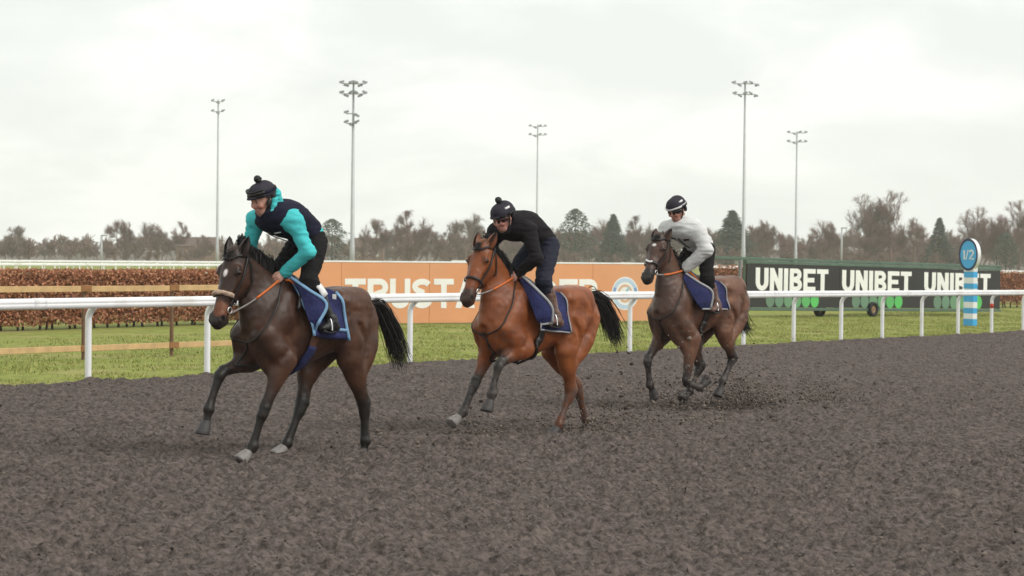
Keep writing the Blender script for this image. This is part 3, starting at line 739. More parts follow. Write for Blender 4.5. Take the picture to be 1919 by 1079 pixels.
def make_rider(c, hroot):
    base = np.array(c['base'], float)
    root = empty('person', (0, 0, 0), math.pi + ANG)
    root.location = Vector(c['pos']) + Matrix.Rotation(math.pi + ANG, 3, 'Z') @ Vector(base)
    tag(root, c['label'], 'person', 'riders on the galloping horses')
    def put(name, V, F, m_, parent=root, smooth=True, colors=None): return mesh_obj(name, np.asarray(V) - base, F, m_, parent, smooth, colors)
    def mbput(name, mb, m_, parent=root): return put(name, mb.v, mb.f, m_, parent)
    J = {k: np.array(v, float) for k, v in c['J'].items()}
    sp = [np.array(q, float) for q in c['spine']]          # pelvis, waist, chest, upper chest, neck base
    fd = np.array(c['face'], float); fd /= np.linalg.norm(fd); hs = perp(c.get('headside', (0, 1, 0)), fd); hu = np.cross(fd, hs); hu = hu if hu[2] > 0 else -hu
    hc = np.array(c['head'], float); K = c.get('hs', 1.0)
    H = lambda x, y, z: hc + (fd * x + hs * y + hu * z) * K
    allp = np.array(list(J.values()) + sp + [hc]); lo, hi = allp.min(0) - .24, allp.max(0) + .24
    lat = J['shL'] - J['shR']; lat /= np.linalg.norm(lat); lh = np.array([0, 1., 0])
    TRAD = [(.155, .128), (.150, .128), (.180, .150), (.180, .128), (.10, .085)]
    def torso(s, infl=0., upto=5): s.chain(sp[:upto], TRAD[:upto], side=lat * .6 + lh * .4, k=.05, infl=infl)
    def shoulders(s, infl=0.): s.chain([J['shL'], sp[3] * .8 + sp[4] * .2, J['shR']], [.068, (.085, .09), .068], side=(1, 0, 0), k=.06, infl=infl)
    def arm(s, sd, infl=0., end=1.0, k=.05):
        A, B, Cc = J['sh' + sd], J['el' + sd], J['wr' + sd]; E_ = B * (1 - end) + Cc * end
        s.chain([A, A * .5 + B * .5, B], [.062, .053, .046], k=k, infl=infl); s.chain([B, B * .6 + E_ * .4, E_], [.046, .043, .033 + .01 * (1 - end)], k=.03, infl=infl)
    def leg(s, sd, infl=0., to=1.0, k=.05):
        A, B, Cc = J['hip' + sd], J['kn' + sd], J['an' + sd]
        s.chain([A, A * .55 + B * .45, B], [(.092), (.080), (.058)], k=k, infl=infl); E_ = B * (1 - to) + Cc * to; d = (Cc - B) / np.linalg.norm(Cc - B); bk = -perp((1, 0, 0), d)
        s.chain([B, B * .68 + E_ * .32 + bk * .012, E_], [.055, .056, .056 + (.040 - .056) * to], k=.04, infl=infl)
    def foot(s, sd, infl=0.):
        A, T = J['an' + sd], J['toe' + sd]; d = T - A; hz = np.array([d[0], d[1], 0]); hz /= np.linalg.norm(hz)
        he = A - hz * .05 + [0, 0, -.055]
        s.chain([A + [0, 0, .02], A + [0, 0, -.03], he + hz * .02], [.040, .042, .036], k=.03, infl=infl)
        s.chain([he, he * .5 + T * .5 + [0, 0, .012], T], [(.034, .03), (.042, .034), (.038, .024)], side=np.cross(hz, [0, 0, 1]), k=.04, infl=infl)
    # ---- body: one skin surface under the clothes
    s = SDF(lo, hi, .0105); torso(s, -.02)
    shoulders(s, -.02)
    for sd in 'LR': arm(s, sd, -.014); leg(s, sd, -.016); foot(s, sd, -.010)
    s.chain([sp[4] - (hc - sp[4]) * .3, sp[4] * .5 + hc * .5, H(-.02, 0, -.05)], [.055, .052, .055], k=.04)
    parts = [s.mesh(1)]
    h = SDF(hc - .19, hc + .19, .0052)
    h.chain([H(-.015, 0, .025)], [1e-3]); h.F[:] = .3
    h.chain([H(-.035, 0, .03), H(.02, 0, .03)], [(.076, .088), (.074, .082)], side=hs, k=.03)
    h.chain([H(.03, 0, -.02), H(.045, 0, -.075), H(.055, 0, -.108)], [(.062, .060), (.050, .048), (.032, .026)], side=hs, k=.04)      # face and jaw to chin
    h.chain([H(-.03, .045, -.07), H(.035, .035, -.10)], [.028, .022], k=.03); h.chain([H(-.03, -.045, -.07), H(.035, -.035, -.10)], [.028, .022], k=.03)
    h.chain([H(.082, 0, .012), H(.106, 0, -.030), H(.094, 0, -.038)], [.010, .0135, .010], k=.014)                                     # nose
    h.chain([H(.09, .012, -.037), H(.09, -.012, -.037)], [.010, .010], k=.01)
    h.chain([H(.082, .034, .026), H(.090, 0, .022), H(.082, -.034, .026)], [.011, .011, .011], k=.018)                                 # brow
    h.chain([H(.072, .042, -.022), H(.072, .05, -.03)], [.022, .02], k=.025); h.chain([H(.072, -.042, -.022), H(.072, -.05, -.03)], [.022, .02], k=.025)   # cheekbones
    for y in (.031, -.031):
        h.chain([H(.098, y, .006)], [.017], k=.012, op='s'); h.chain([H(.078, y, .005)], [.0145], k=.004)
    h.chain([H(.083, .020, -.066), H(.092, 0, -.063), H(.083, -.020, -.066)], [.0075] * 3, k=.008); h.chain([H(.080, .017, -.080), H(.089, 0, -.079), H(.080, -.017, -.080)], [.0085] * 3, k=.008)
    h.chain([H(.090, .022, -.0725), H(.099, 0, -.0715), H(.090, -.022, -.0725)], [.0035] * 3, k=.003, op='s')
    for y in (1, -1):
        h.chain([H(-.005, .078 * y, .012), H(-.014, .083 * y, -.012), H(-.004, .078 * y, -.036)], [(.008, .017), (.008, .019), (.007, .012)], side=hs, k=.008)
        h.chain([H(.0, .088 * y, -.008)], [(.010)], k=.006, op='s')
    h.chain([H(-.03, 0, -.06), sp[4] * .5 + hc * .5], [.055, .052], k=.04)
    hv, hq = h.mesh(2); parts.append((hv, hq)); hands = []
    for sd, sg in (('L', 1), ('R', -1)):
        w = J['wr' + sd]; parts.append(hand_mesh(w, c['handdir'], (-.1, sg, .35), sg))
    V, F = join(parts); sk = np.tile(np.array(c.get('skin', (.50, .24, .18))), (len(V), 1)); nn = fbm(V * 28, 3, 2)
    sk *= (.85 + .3 * nn)[:, None]
    def spot(p, r, colr, a):
        m = sstep(np.linalg.norm(V - p, axis=1), r, r * .45)[:, None] * a; sk[:] = sk * (1 - m) + np.array(colr) * m
    for y in (.05, -.05): spot(H(.07, y, -.035), .04, (.52, .17, .13), .55)
    spot(H(.105, 0, -.03), .025, (.52, .17, .13), .5); spot(H(.09, 0, -.072), .022, (.36, .11, .10), .7)
    for y in (.031, -.031): spot(H(.088, y, .004), .013, (.04, .025, .02), .85); spot(H(.085, y, .026), .016, (.12, .06, .04), .6)
    spot(H(.06, 0, -.105), .045, (.30, .17, .14), .5)
    put('body', V, F, RM['skin'], colors=sk)
    # ---- clothing
    def cloth(name, fn, m_, amp=.010, fr=9, seed=0, h_=.0100, parent=root, cuts=(), st=(1, 1, 1)):
        g = SDF(lo, hi, h_); fn(g)
        for p, n_ in cuts: g.cut(p, n_)
        if amp: g.noise(amp, fr * .8, seed + c['seed'], (.7, .7, 1.5)); g.noise(amp * 1.1, fr * 1.25, seed + 5 + c['seed'], (.5, .6, 1.9), ridged=True)
        v, q = g.mesh(2); return put(name, v, q, m_, parent)
    w = c['wear']
    def jack(g):
        lo_ = w.get('loose', 0); torso(g, .012 + lo_); shoulders(g, .012 + lo_)
        for sd in 'LR': arm(g, sd, .019 + lo_, .98)
    hem = (sp[0] + (sp[0] - sp[1]) * c.get('hem', .10), sp[0] - sp[1])
    col_ = cloth('hoodie' if w['top'] == 'teal' else 'jacket', jack, RM[w['top']], .011, 8, 1, cuts=[hem])
    if w.get('hood'):
        def hood(g):
            g.chain([H(-.06, .06, -.06), H(-.105, .03, -.075), H(-.115, 0, -.08), H(-.105, -.03, -.075), H(-.06, -.06, -.06)], [.040, .045, .05, .045, .040], k=.03)
            g.chain([H(-.12, 0, .02), H(-.125, 0, -.07), sp[4] + [-.06, 0, .06]], [(.088, .04), (.095, .055), (.11, .055)], side=hs, k=.05)
            g.chain([H(-.06, .085, -.02), H(-.03, .088, -.07), H(.015, .07, -.13), H(.02, 0, -.165), H(.015, -.07, -.13), H(-.03, -.088, -.07), H(-.06, -.085, -.02)], [.030, .028, .022, .02, .022, .028, .030], k=.02)
            g.chain([H(-.12, .05, .03), H(-.14, 0, .02), H(-.12, -.05, .03)], [.035, .04, .035], k=.04)
        cloth('hood', hood, RM[w['top']], .008, 12, 4, h_=.0075, parent=col_)
    else:
        def collar(g):
            g.chain([H(-.07, 0, -.075), H(-.03, .062, -.095), H(.03, .045, -.13), H(.045, 0, -.14), H(.03, -.045, -.13), H(-.03, -.062, -.095), H(-.07, 0, -.075)], [(.02, .03)] * 7, k=.02)
            g.chain([sp[4], H(-.02, 0, -.12)], [.075, .068], k=.04)
        cloth('collar', collar, RM[w['top']], .005, 14, 4, h_=.0075, parent=col_)
    if w.get('vest'):
        def vst(g):
            torso(g, .026); g.chain([J['shL'] * .55 + sp[3] * .45, sp[3] * .8 + sp[4] * .2, J['shR'] * .55 + sp[3] * .45], [.070, (.09, .09), .070], side=(1, 0, 0), k=.05, infl=.02)
            for sd in 'LR': g.chain([J['sh' + sd] * .93 + sp[3] * .07 + [0, 0, -.03], J['sh' + sd] * .6 + J['el' + sd] * .4], [.080, .085], k=.02, op='s')
        hem2 = (sp[0] * .75 + sp[1] * .25, sp[0] - sp[1])
        vo = cloth('vest', vst, RM['vest'], .007, 10, 2, cuts=[hem2])
    def zipper(infl, parent):
        dn = np.array([.25, 0, -1.]); P = []
        for t in np.linspace(0.15, 1.0, 9):
            p = sp[1] * (1 - t) + (sp[4] * .6 + sp[3] * .4) * t; P.append(p + perp(dn, (sp[4] - sp[1]) / np.linalg.norm(sp[4] - sp[1])) * (.118 + infl))
        return P
    g = SDF(lo, hi, .0105); torso(g, .014 + (.016 if w.get('vest') else .004)); shoulders(g, .01)
    Z = g.project(np.array(zipper(.03, None)), .010)
    if w['top'] != 'charcoal': mbput('zip', ribbon(MB(), Z, .022, g.grad(Z), .005), RM['zip'], vo if w.get('vest') else col_)
    if w.get('pockets'):
        for y in (.09, -.09):
            p = g.project(np.array([sp[2] * .5 + sp[3] * .5 + lat * (y - .035) + [.12, 0, -.10], sp[2] * .5 + sp[3] * .5 + lat * (y + .035) + [.12, 0, -.10]]), .012)
            mbput('pocket_flap', ribbon(MB(), catmull(p, 3), .028, g.grad(catmull(p, 3)), .005), RM['charcoal'], col_)
    if w.get('logo'):
        p = g.project(np.array([sp[2] * .4 + sp[3] * .6 + lat * .06 + [.12, 0, -.10], sp[2] * .4 + sp[3] * .6 + lat * .12 + [.12, 0, -.10]]), .014)
        mbput('chest_logo', ribbon(MB(), catmull(p, 3), .012, g.grad(catmull(p, 3)), .004), RM['white'], vo if w.get('vest') else col_)
    def trs(g):
        g.chain([sp[0] + (sp[0] - sp[1]) * .10, sp[0], sp[1] * .6 + sp[0] * .4], [(.135, .11), (.150, .122), (.142, .108)], k=.04, infl=.006)
        for sd in 'LR': leg(g, sd, .018, w.get('trto', .30), k=.045)
    cloth('trousers', trs, RM[w['legs']], .009, 9, 3)
    for sd in 'LR':
        def bt(g):
            A, B = J['kn' + sd], J['an' + sd]; d = (B - A) / np.linalg.norm(B - A); bk = -perp((1, 0, 0), d); t0 = w.get('boot0', .22)
            q = lambda t: A * (1 - t) + B * t
            g.chain([q(t0), q(.42) + bk * .012, q(.75), q(1.0)], [.060, .062, .047, .043], k=.03, infl=.006); foot(g, sd, .006)
        A, B = J['kn' + sd], J['an' + sd]; t0 = w.get('boot0', .22); d = (A - B) / np.linalg.norm(A - B)
        bo = cloth('boot', bt, RM[w['boots']], .005, 16, 6, h_=.0100, cuts=[(A * (1 - t0) + B * t0, d)])
        if w.get('chap') and sd == 'L':
            P = np.array([A * (1 - t) + B * t for t in (.12, .2, .3, .38)]) + [-.02, .05, 0]
            gg = SDF(lo, hi, .012); bt(gg); P = gg.project(P, .008); mbput('pale_patch', ribbon(MB(), P, .07, gg.grad(P), .012), RM['white'], bo)
        T = J['toe' + sd]; hz = T - J['an' + sd]; hz[2] = 0; hz /= np.linalg.norm(hz)
        he = J['an' + sd] - hz * .06 + [0, 0, -.092]
        mbput('sole', ribbon(MB(), catmull([he, he * .5 + T * .5 + [0, 0, -.035], T + [0, 0, -.032]], 4), .075, (0, 0, 1), .014), RM['boot_black'], bo)
    if w.get('gloves'):
        for sd, sg in (('L', 1), ('R', -1)):
            wv = J['wr' + sd]; v, q = hand_mesh(wv, c['handdir'], (-.1, sg, .35), sg); cen = v.mean(0); 
            nrm_ = np.zeros_like(v); 
            for k in range(4):
                e1 = v[q[:, (k + 1) % 4]] - v[q[:, k]]; e2 = v[q[:, (k + 3) % 4]] - v[q[:, k]]; np.add.at(nrm_, q[:, k], np.cross(e1, e2))
            nrm_ /= np.linalg.norm(nrm_, axis=1)[:, None] + 1e-9
            go = put('glove', v + nrm_ * .0035, q, RM['black'])
            d = np.array(c['handdir'], float); d /= np.linalg.norm(d); a_ = np.linspace(0, 2 * math.pi, 13); u1 = perp((0, 0, 1), d); u2 = np.cross(d, u1)
            fa = (J['wr' + sd] - J['el' + sd]); fa /= np.linalg.norm(fa); u1 = perp((0, 0, 1), fa); u2 = np.cross(fa, u1)
            mb = MB()
            mb.tube([wv - fa * .075, wv - fa * .03, wv + fa * .02], [.050, .045, .034], 12); mbput('glove_cuff', mb, RM['black'], go)
    # ---- helmet
    hg = SDF(hc - .24, hc + .26, .0066)
    hg.chain([H(-.045, 0, .055), H(.015, 0, .055)], [(.106, .110), (.104, .104)], side=hs, k=.03)
    hg.cut(H(.10, 0, .040), -hu + fd * .05); hg2 = hg
    if w.get('peak', True): hg.chain([H(.09, .05, .048), H(.122, 0, .046), H(.09, -.05, .048)], [(.026, .007)] * 3, side=fd, k=.008)
    hg.chain([H(-.06, .085, .0), H(-.09, 0, .0), H(-.06, -.085, .0)], [(.022, .045)] * 3, k=.02)
    v, q = hg.mesh(2); ho = put('helmet', v, q, RM['helmet'])
    for y in (1, -1):
        mbput('chin_strap', ribbon(MB(), catmull([H(-.01, .085 * y, .04), H(.0, .083 * y, -.03), H(.03, .058 * y, -.095), H(.045, .005 * y, -.136)], 4), .022 if w.get('earcup') else .014, hs * y, .006), RM['strap'], ho)
        if w.get('earcup'):
            mb = MB(); mb.ball(H(-.005, .082 * y, -.025), (.03, .014, .036)); mbput('ear_pad', mb, RM['strap'], ho)
    if w.get('pom'):
        pg = SDF(hc + hu * .215 * K - .07, hc + hu * .215 * K + .07, .0055); pg.chain([H(-.01, 0, .186)], [.034], k=.01); pg.noise(.010, 60, 3); v, q = pg.mesh(1); put('pompom', v, q, RM['strap'], ho)
    if w.get('band'):
        a_ = np.linspace(0, 2 * math.pi, 33); P = hg.project(np.array([H(-.02 + .12 * math.cos(t), .12 * math.sin(t), .056) for t in a_]), .004)
        mbput('hat_band', ribbon(MB(), P, .020, hg.grad(P), .006), RM['white'], ho)
    if w.get('badge'):
        P = hg.project(np.array([H(.02, .11, .12), H(-.01, .115, .118), H(-.04, .11, .116)]), .002); mbput('badge', ribbon(MB(), P, .022, hg.grad(P), .005), RM['white'], ho)
    if w.get('goggles'):
        up_ = w['goggles'] == 'up'; zz = .078 if up_ else .010; rr = .112 if up_ else .094
        a_ = np.radians(np.linspace(-68, 68, 15)); ctr = -.012
        P = np.array([H(ctr + rr * math.cos(t), rr * .98 * math.sin(t), zz - .004 * math.cos(3 * t)) for t in a_]); Nn = np.array([(fd * math.cos(t) + hs * math.sin(t)) for t in a_])
        gl = mbput('goggles', ribbon(MB(), P, .052 if up_ else .046, Nn, .016), RM['lens' if not w.get('tint') else 'lens_red'], ho)
        mbput('goggle_frame', ribbon(MB(), P + hu * .024, .014, Nn, .020), RM['strap'], gl); mbput('goggle_frame', ribbon(MB(), P - hu * .022, .010, Nn, .019), RM['strap'], gl)
        a2 = np.radians(np.linspace(68, 292, 21)); z2 = zz if up_ else .03
        if up_: P = hg.project(np.array([H(-.02 + .125 * math.cos(t), .118 * math.sin(t), z2) for t in a2]), .004); Nn = hg.grad(P)
        else: P = np.array([H(-.03 + .112 * math.cos(t), (.118 if abs(math.cos(t)) < .8 else .112) * math.sin(t), z2 + .02) for t in a2]); Nn = np.array([(fd * math.cos(t) + hs * math.sin(t)) for t in a2])
        mbput('goggle_strap', ribbon(MB(), P, .026, Nn, .005), RM['vest'] if up_ else RM['strap'], gl)
    return root

# ------------------------------------------------------------------ the three pairs
BLK = (.012, .009, .008)
def hpos(u, v, y):
    g = ground(u, v); l = np.array([math.sin(ANG), -math.cos(ANG), 0]); p = g - l * y; p[2] = float(gz(p[0])) - .012; return p
P1, P2, P3 = hpos(682, 851, .13), hpos(1040, 816, .13), hpos(1350, 768, .13)
H1 = dict(name='horse', label='dark bay horse with white star and fleece noseband, leading, ridden in teal', pos=P1, seed=1, xw=.87, xs=.84, p0=(1.50, 1.855), p1=(1.735, 1.245), yaw=.22,
    legs=dict(fr=[(1.10, -.16, .90), (1.46, -.16, .80), (1.60, -.15, .475), (1.625, -.15, .345)], fl=[(1.00, .17, .90), (1.235, .15, .46), (1.335, .13, .155), (1.40, .13, .085)],
              hr=[(.40, -.17, .93), (.535, -.13, .47), (.71, -.13, .135), (.765, -.13, .075)], hl=[(.22, .17, .90), (0.0, .13, .45), (-.012, .13, .13), (.01, .13, .03)]),
    tips=dict(fr=(1, 0, .1), fl=(1, .05, -.2), hr=(1, 0, -.2), hl=(1, 0, 0)), pale=('fl', 'hr'), coat=(.048, .021, .013), warm=(.105, .044, .024), points=BLK, sock=.62, mud=.10, muzzle=(.03, .02, .018),
    marks=[(.30, .06, .012, .020, .036, (.75, .70, .68)), (.80, .09, .03, .055, .075, (.16, .055, .025))], noseband='fleece', tnose=.585, dark_front=.35, hand=(.965, .06, 1.62), grip=.55, cloth=1, clx=(.87, .37), clz=(1.10, 1.06), flap=.25, pad=([(.917, .13, 1.63), (.894, .24, 1.504), (.858, .3, 1.292), (.771, .29, 1.144)], [(.918, .13, 1.639), (.854, .3, 1.528), (.70, .37, 1.401), (.797, .36, 1.217)]), foot=(.56, .30, 1.22), gx=-.13,
    mane=.05, maneup=.17, tail=[[(-.20, 0, 1.40), (-.30, .02, 1.38), (-.42, .04, 1.22), (-.52, .05, .98), (-.60, .06, .78)], [(-.20, 0, 1.38), (-.28, -.02, 1.32), (-.36, -.02, 1.15), (-.44, 0, .92), (-.50, .02, .72)], [(-.20, 0, 1.40), (-.33, 0, 1.40), (-.48, 0, 1.26), (-.60, .02, 1.03), (-.66, .04, .82)]], earback=.05, earcol=(.03, .018, .015))
H2 = dict(name='horse', label='bright bay horse with black mane and tail, in the middle, ridden in black', pos=P2, seed=2, xw=.47, xs=.95, p0=(1.015, 1.975), p1=(1.305, 1.41), yaw=.22,
    legs=dict(fr=[(.66, -.16, .93), (.90, -.16, .56), (1.085, -.14, .285), (1.165, -.14, .215)], fl=[(.52, .17, .92), (.88, .16, .785), (.96, .14, .475), (.985, .14, .385)],
              hr=[(-.28, -.17, .87), (-.64, -.13, .46), (-.785, -.13, .115), (-.805, -.13, .075)], hl=[(-.10, .18, .88), (-.235, .13, .44), (-.055, .13, .12), (-.01, .13, .06)]),
    tips=dict(fr=(1, 0, .3), fl=(1, 0, .2), hr=(1, 0, -.6), hl=(1, 0, -.1)), coat=(.185, .050, .0145), warm=(.30, .092, .029), points=(.022, .018, .017), sock=.66, hindpts=.6, mud=.6, muzzle=(.05, .025, .018),
    tnose=.60, hand=(.55, .06, 1.65), grip=.45, cloth=2, clx=(.49, -.04), clz=(1.10, 1.07), flap=.2, pad=([(.535, .12, 1.613), (.544, .24, 1.437), (.495, .3, 1.239), (.42, .29, 1.162)], [(.522, .13, 1.65), (.483, .3, 1.513), (.342, .37, 1.346), (.309, .35, 1.178)]), foot=(.17, .29, 1.21), gx=-.12,
    mane=.10, maneup=.12, tail=[[(-.64, 0, 1.44), (-.76, 0, 1.47), (-.90, .02, 1.38), (-1.04, .03, 1.12), (-1.13, .03, .90)], [(-.64, 0, 1.42), (-.73, -.02, 1.40), (-.85, 0, 1.24), (-.96, .02, 1.0), (-1.06, .02, .86)], [(-.64, 0, 1.45), (-.80, .01, 1.47), (-.98, .02, 1.33), (-1.12, .02, 1.10), (-1.20, .03, .93)]], earback=.12, pale=('fr',), earcol=(.15, .05, .022))
H3 = dict(name='horse', label='dark brown horse with white forehead mark, at the rear, ridden in pale grey', pos=P3, seed=3, xw=.60, xs=.96, dz=.075, dzc=.03, p0=(1.10, 2.135), p1=(1.415, 1.63), yaw=.22,
    legs=dict(fr=[(.76, -.17, .92), (1.07, -.16, .655), (1.025, -.15, .345), (.96, -.15, .265)], fl=[(.61, .17, .89), (.715, .15, .37), (.43, .14, .30), (.355, .14, .335)],
              hr=[(.22, -.17, .98), (.08, -.13, .53), (.285, -.13, .235), (.345, -.13, .18)], hl=[(.02, .18, .98), (-.235, .13, .64), (-.035, .13, .365), (.005, .13, .255)]),
    tips=dict(fr=(1, 0, .4), fl=(-.2, 0, 1), hr=(1, 0, 0), hl=(1, 0, .1)), coat=(.092, .040, .024), warm=(.21, .098, .058), points=(.020, .016, .016), sock=.60, mud=.8, muzzle=(.03, .022, .02),
    marks=[(.22, .05, .0, .028, .022, (.75, .72, .70))], noseband='white_cloth', tnose=.62, wnose=.03, dark_front=.55, hand=(.67, .06, 1.72), grip=.35, cloth=3, clx=(.63, .07), clz=(1.26, 1.25), flap=.2, pad=([(.757, .13, 1.629), (.77, .24, 1.477), (.699, .3, 1.33), (.606, .3, 1.259)], [(.717, .13, 1.686), (.673, .3, 1.58), (.501, .37, 1.465), (.504, .35, 1.259)]), foot=(.29, .29, 1.29), gx=-.14,
    mane=.12, maneup=.04, tail=[[(-.54, 0, 1.42), (-.62, -.03, 1.36), (-.70, -.06, 1.20), (-.82, -.09, 1.04), (-.98, -.10, .96)], [(-.54, 0, 1.40), (-.60, -.04, 1.28), (-.66, -.08, 1.10), (-.76, -.10, .96), (-.90, -.12, .90)]], ntail=200, earback=.25, earcol=(.07, .04, .03))
def mirror(J):
    for k in list(J):
        if k.endswith('L') and k[:-1] + 'R' not in J: J[k[:-1] + 'R'] = (J[k][0], -J[k][1], J[k][2])
    return J
R1 = dict(pos=P1, seed=1, base=(.55, 0, 1.2), label='rider in teal hoodie, navy vest and black helmet with goggles pushed up', head=(1.13, .0, 2.315), face=(.93, -.06, -.34), hs=1.03,
    spine=[(.59, 0, 2.00), (.70, 0, 2.09), (.84, 0, 2.155), (.97, 0, 2.17), (1.05, 0, 2.20)], handdir=(.8, 0, -.55), skin=(.47, .25, .19),
    J=mirror(dict(shL=(.94, .20, 2.13), shR=(1.03, -.20, 2.15), elL=(.86, .31, 1.86), elR=(1.03, -.30, 1.88), wrL=(.95, .09, 1.67), wrR=(1.0, -.09, 1.67), hipL=(.59, .10, 1.95), knL=(.80, .245, 1.60), anL=(.56, .295, 1.25), toeL=(.71, .32, 1.185))),
    wear=dict(top='teal', hood=True, vest=True, legs='black', boots='boot_black', chap=True, pom=True, goggles='up', earcup=True, logo=True))
R2 = dict(pos=P2, seed=2, base=(.17, 0, 1.2), label='rider all in black with bobble helmet and tinted goggles, crouched low', head=(.67, 0, 2.235), face=(.92, -.05, -.42), hs=1.03,
    spine=[(.07, 0, 1.99), (.20, 0, 2.10), (.36, 0, 2.16), (.49, 0, 2.145), (.57, 0, 2.14)], handdir=(.8, 0, -.5), skin=(.50, .25, .20),
    J=mirror(dict(shL=(.49, .19, 2.10), shR=(.56, -.19, 2.10), elL=(.49, .30, 1.83), elR=(.58, -.29, 1.82), wrL=(.52, .08, 1.68), hipL=(.08, .10, 1.95), knL=(.33, .245, 1.60), anL=(.17, .29, 1.23), toeL=(.33, .31, 1.18))),
    wear=dict(top='charcoal', legs='jeans', boots='boot_brown', pom=True, goggles='on', tint=True, badge=True, trto=.26, boot0=.14))
R3 = dict(pos=P3, seed=3, base=(.30, 0, 1.25), label='rider in pale grey jacket, black trousers and dark helmet with white band', head=(.735, 0, 2.445), face=(.90, .02, -.42), hs=1.05,
    spine=[(.27, 0, 2.03), (.38, 0, 2.12), (.49, 0, 2.19), (.59, 0, 2.225), (.66, 0, 2.25)], handdir=(.8, 0, -.5), skin=(.40, .20, .15),
    J=mirror(dict(shL=(.57, .20, 2.19), shR=(.66, -.20, 2.21), elL=(.54, .31, 1.97), elR=(.68, -.29, 1.96), wrL=(.64, .08, 1.75), hipL=(.28, .10, 1.98), knL=(.45, .25, 1.63), anL=(.30, .29, 1.31), toeL=(.45, .32, 1.25))),
    wear=dict(top='grey_j', loose=.014, legs='black', boots='boot_brown', gloves=True, band=True, peak=False, goggles='on', badge=True, pockets=True, trto=.34, boot0=.12))
def build_pairs():
    for hc_, rc in ((H1, R1), (H2, R2), (H3, R3)):
        hr_, s_ = make_horse(hc_); make_rider(rc, hr_)
build_pairs()
# ------------------------------------------------------------------ ground, track, grass
RPX = [(165, 722), (388, 711), (768, 683), (1180, 664), (1487, 647), (1858, 626)]
RG = np.array([ground(u, v) for u, v in RPX])
_c = np.polyfit(RG[:, 0], RG[:, 1], 2)
def rail_y(x):
    x = np.asarray(x, float); x0, x1 = -9.0, 15.0
    xc = np.clip(x, x0, x1); y = np.polyval(_c, xc); sl = 2 * _c[0] * xc + _c[1]
    return y + sl * (x - xc)
def along(x0, step, n, dirn=1):
    pts = []; x = x0
    for i in range(n):
        pts.append(np.array([x, float(rail_y(x)), float(gz(x))])); sl = float(rail_y(x + .01) - rail_y(x - .01)) / .02; x += dirn * step / math.sqrt(1 + sl * sl)
    return pts
def grid_faces(nx, ny):
    i = np.arange(nx - 1)[:, None] * ny + np.arange(ny - 1)[None]; i = i.ravel()
    return np.stack([i, i + ny, i + ny + 1, i + 1], 1)
GRASS_DROP = .03
# infield: one sheet reaching the horizon
xs_ = np.concatenate([np.linspace(-410, -60, 12), np.linspace(-50, 60, 56), np.linspace(80, 410, 12)]); ys_ = np.concatenate([np.linspace(-30, 20, 6), np.linspace(24, 120, 97), np.linspace(140, 850, 24)])
X, Y = np.meshgrid(xs_, ys_, indexing='ij'); Z = gz(np.clip(X, -900, 40)) - .05 + .05 * (fbm(np.stack([X, Y], -1) * .22, 3, 4) - .5)
gm = mat('infield_grass', (.225, .25, .058), .9, .30, 5.0, bump=.8, bscale=30, spec=.15, col2=(.32, .28, .11), fac2=(.50, .72), scale2=.55, detail=8)
tag(mesh_obj('grass_field', np.stack([X, Y, Z], -1).reshape(-1, 3), grid_faces(len(xs_), len(ys_)), gm, None, True), kind='structure')

# dirt track: clods and hollows are real relief
def track_h(X, Y):
    P = np.stack([X, Y], -1)
    a = math.radians(50); R_ = np.stack([P[..., 0] * math.cos(a) + P[..., 1] * math.sin(a), -P[..., 0] * math.sin(a) + P[..., 1] * math.cos(a)], -1)
    rake = .012 * np.sin(R_[..., 1] * 15 + 5 * fbm(R_ * .5, 2, 14)) * fbm(R_ * .8, 2, 15)
    big = fbm(R_ * np.array([.35, .9]), 3, 31) - .5
    mid = fbm(P * 2.6, 3, 41) - .5
    lump = 1 - np.abs(fbm(P * 9.5, 2, 51) - .5) * 4
    clod = np.maximum(0, fbm(P * 18, 2, 61) - .48)
    pit = np.maximum(0, fbm(P * 6.5, 2, 91) - .58)
    return big * .06 + mid * .05 + lump * .010 + clod * .13 - pit * .15 + rake * 2.6
tm = mat('track_dirt', (.122, .098, .088), .95, .18, 3, bump=.9, bscale=40, spec=.10, col2=(.128, .104, .095), fac2=(.40, .75), scale2=.9, detail=8, speck=(19.0, .42, 1.20))
def track_patch(name, x0, x1, y0, y1, h):
    xs = np.arange(x0, x1 + h / 2, h); ys = np.arange(y0, y1 + h / 2, h); X, Y = np.meshgrid(xs, ys, indexing='ij')
    ed = rail_y(X) + .25 + .35 * (fbm(np.stack([X, Y], -1) * 1.6, 3, 71) - .5) - Y          # >0 on the track side
    Z = gz(X) + track_h(X, Y) * np.clip(ed / .8 + .35, .25, 1) + .012
    Z = np.where(ed < 0, gz(X) - .16, Z) + .035 * np.exp(-((ed - .35) / .3) ** 2)
    F = grid_faces(len(xs), len(ys)); e = ed.reshape(-1); keep = (e[F] > -h * 2.5).any(1); F = F[keep]
    used = np.unique(F); mp_ = np.full(len(e), -1); mp_[used] = np.arange(len(used)); V = np.stack([X, Y, Z], -1).reshape(-1, 3)[used]
    return V, mp_[F]
V, F = join([track_patch('n', -5.2, 6.2, 11.2, 22.6, .021), track_patch('m', -9, 12, 22.6, 34.0, .046), track_patch('f', -9, 24, 34.0, 66, .085)])
tag(mesh_obj('track', V, F, tm, None, True), kind='structure')
Vc, Fc = join([track_patch('s', -40, -5.2, 0, 22.6, .35), track_patch('s', 6.2, 40, 0, 22.6, .35), track_patch('s', -5.2, 6.2, 0, 11.2, .2), track_patch('s', 12, 40, 22.6, 34, .35), track_patch('s', -40, -9, 22.6, 34, .35), track_patch('s', 24, 60, 34, 110, .5)])
Vu, Fu = track_patch('u', -40, 60, 0, 110, .7); Vu[:, 2] -= .13; Vc, Fc = join([(Vc, Fc), (Vu, Fu)])
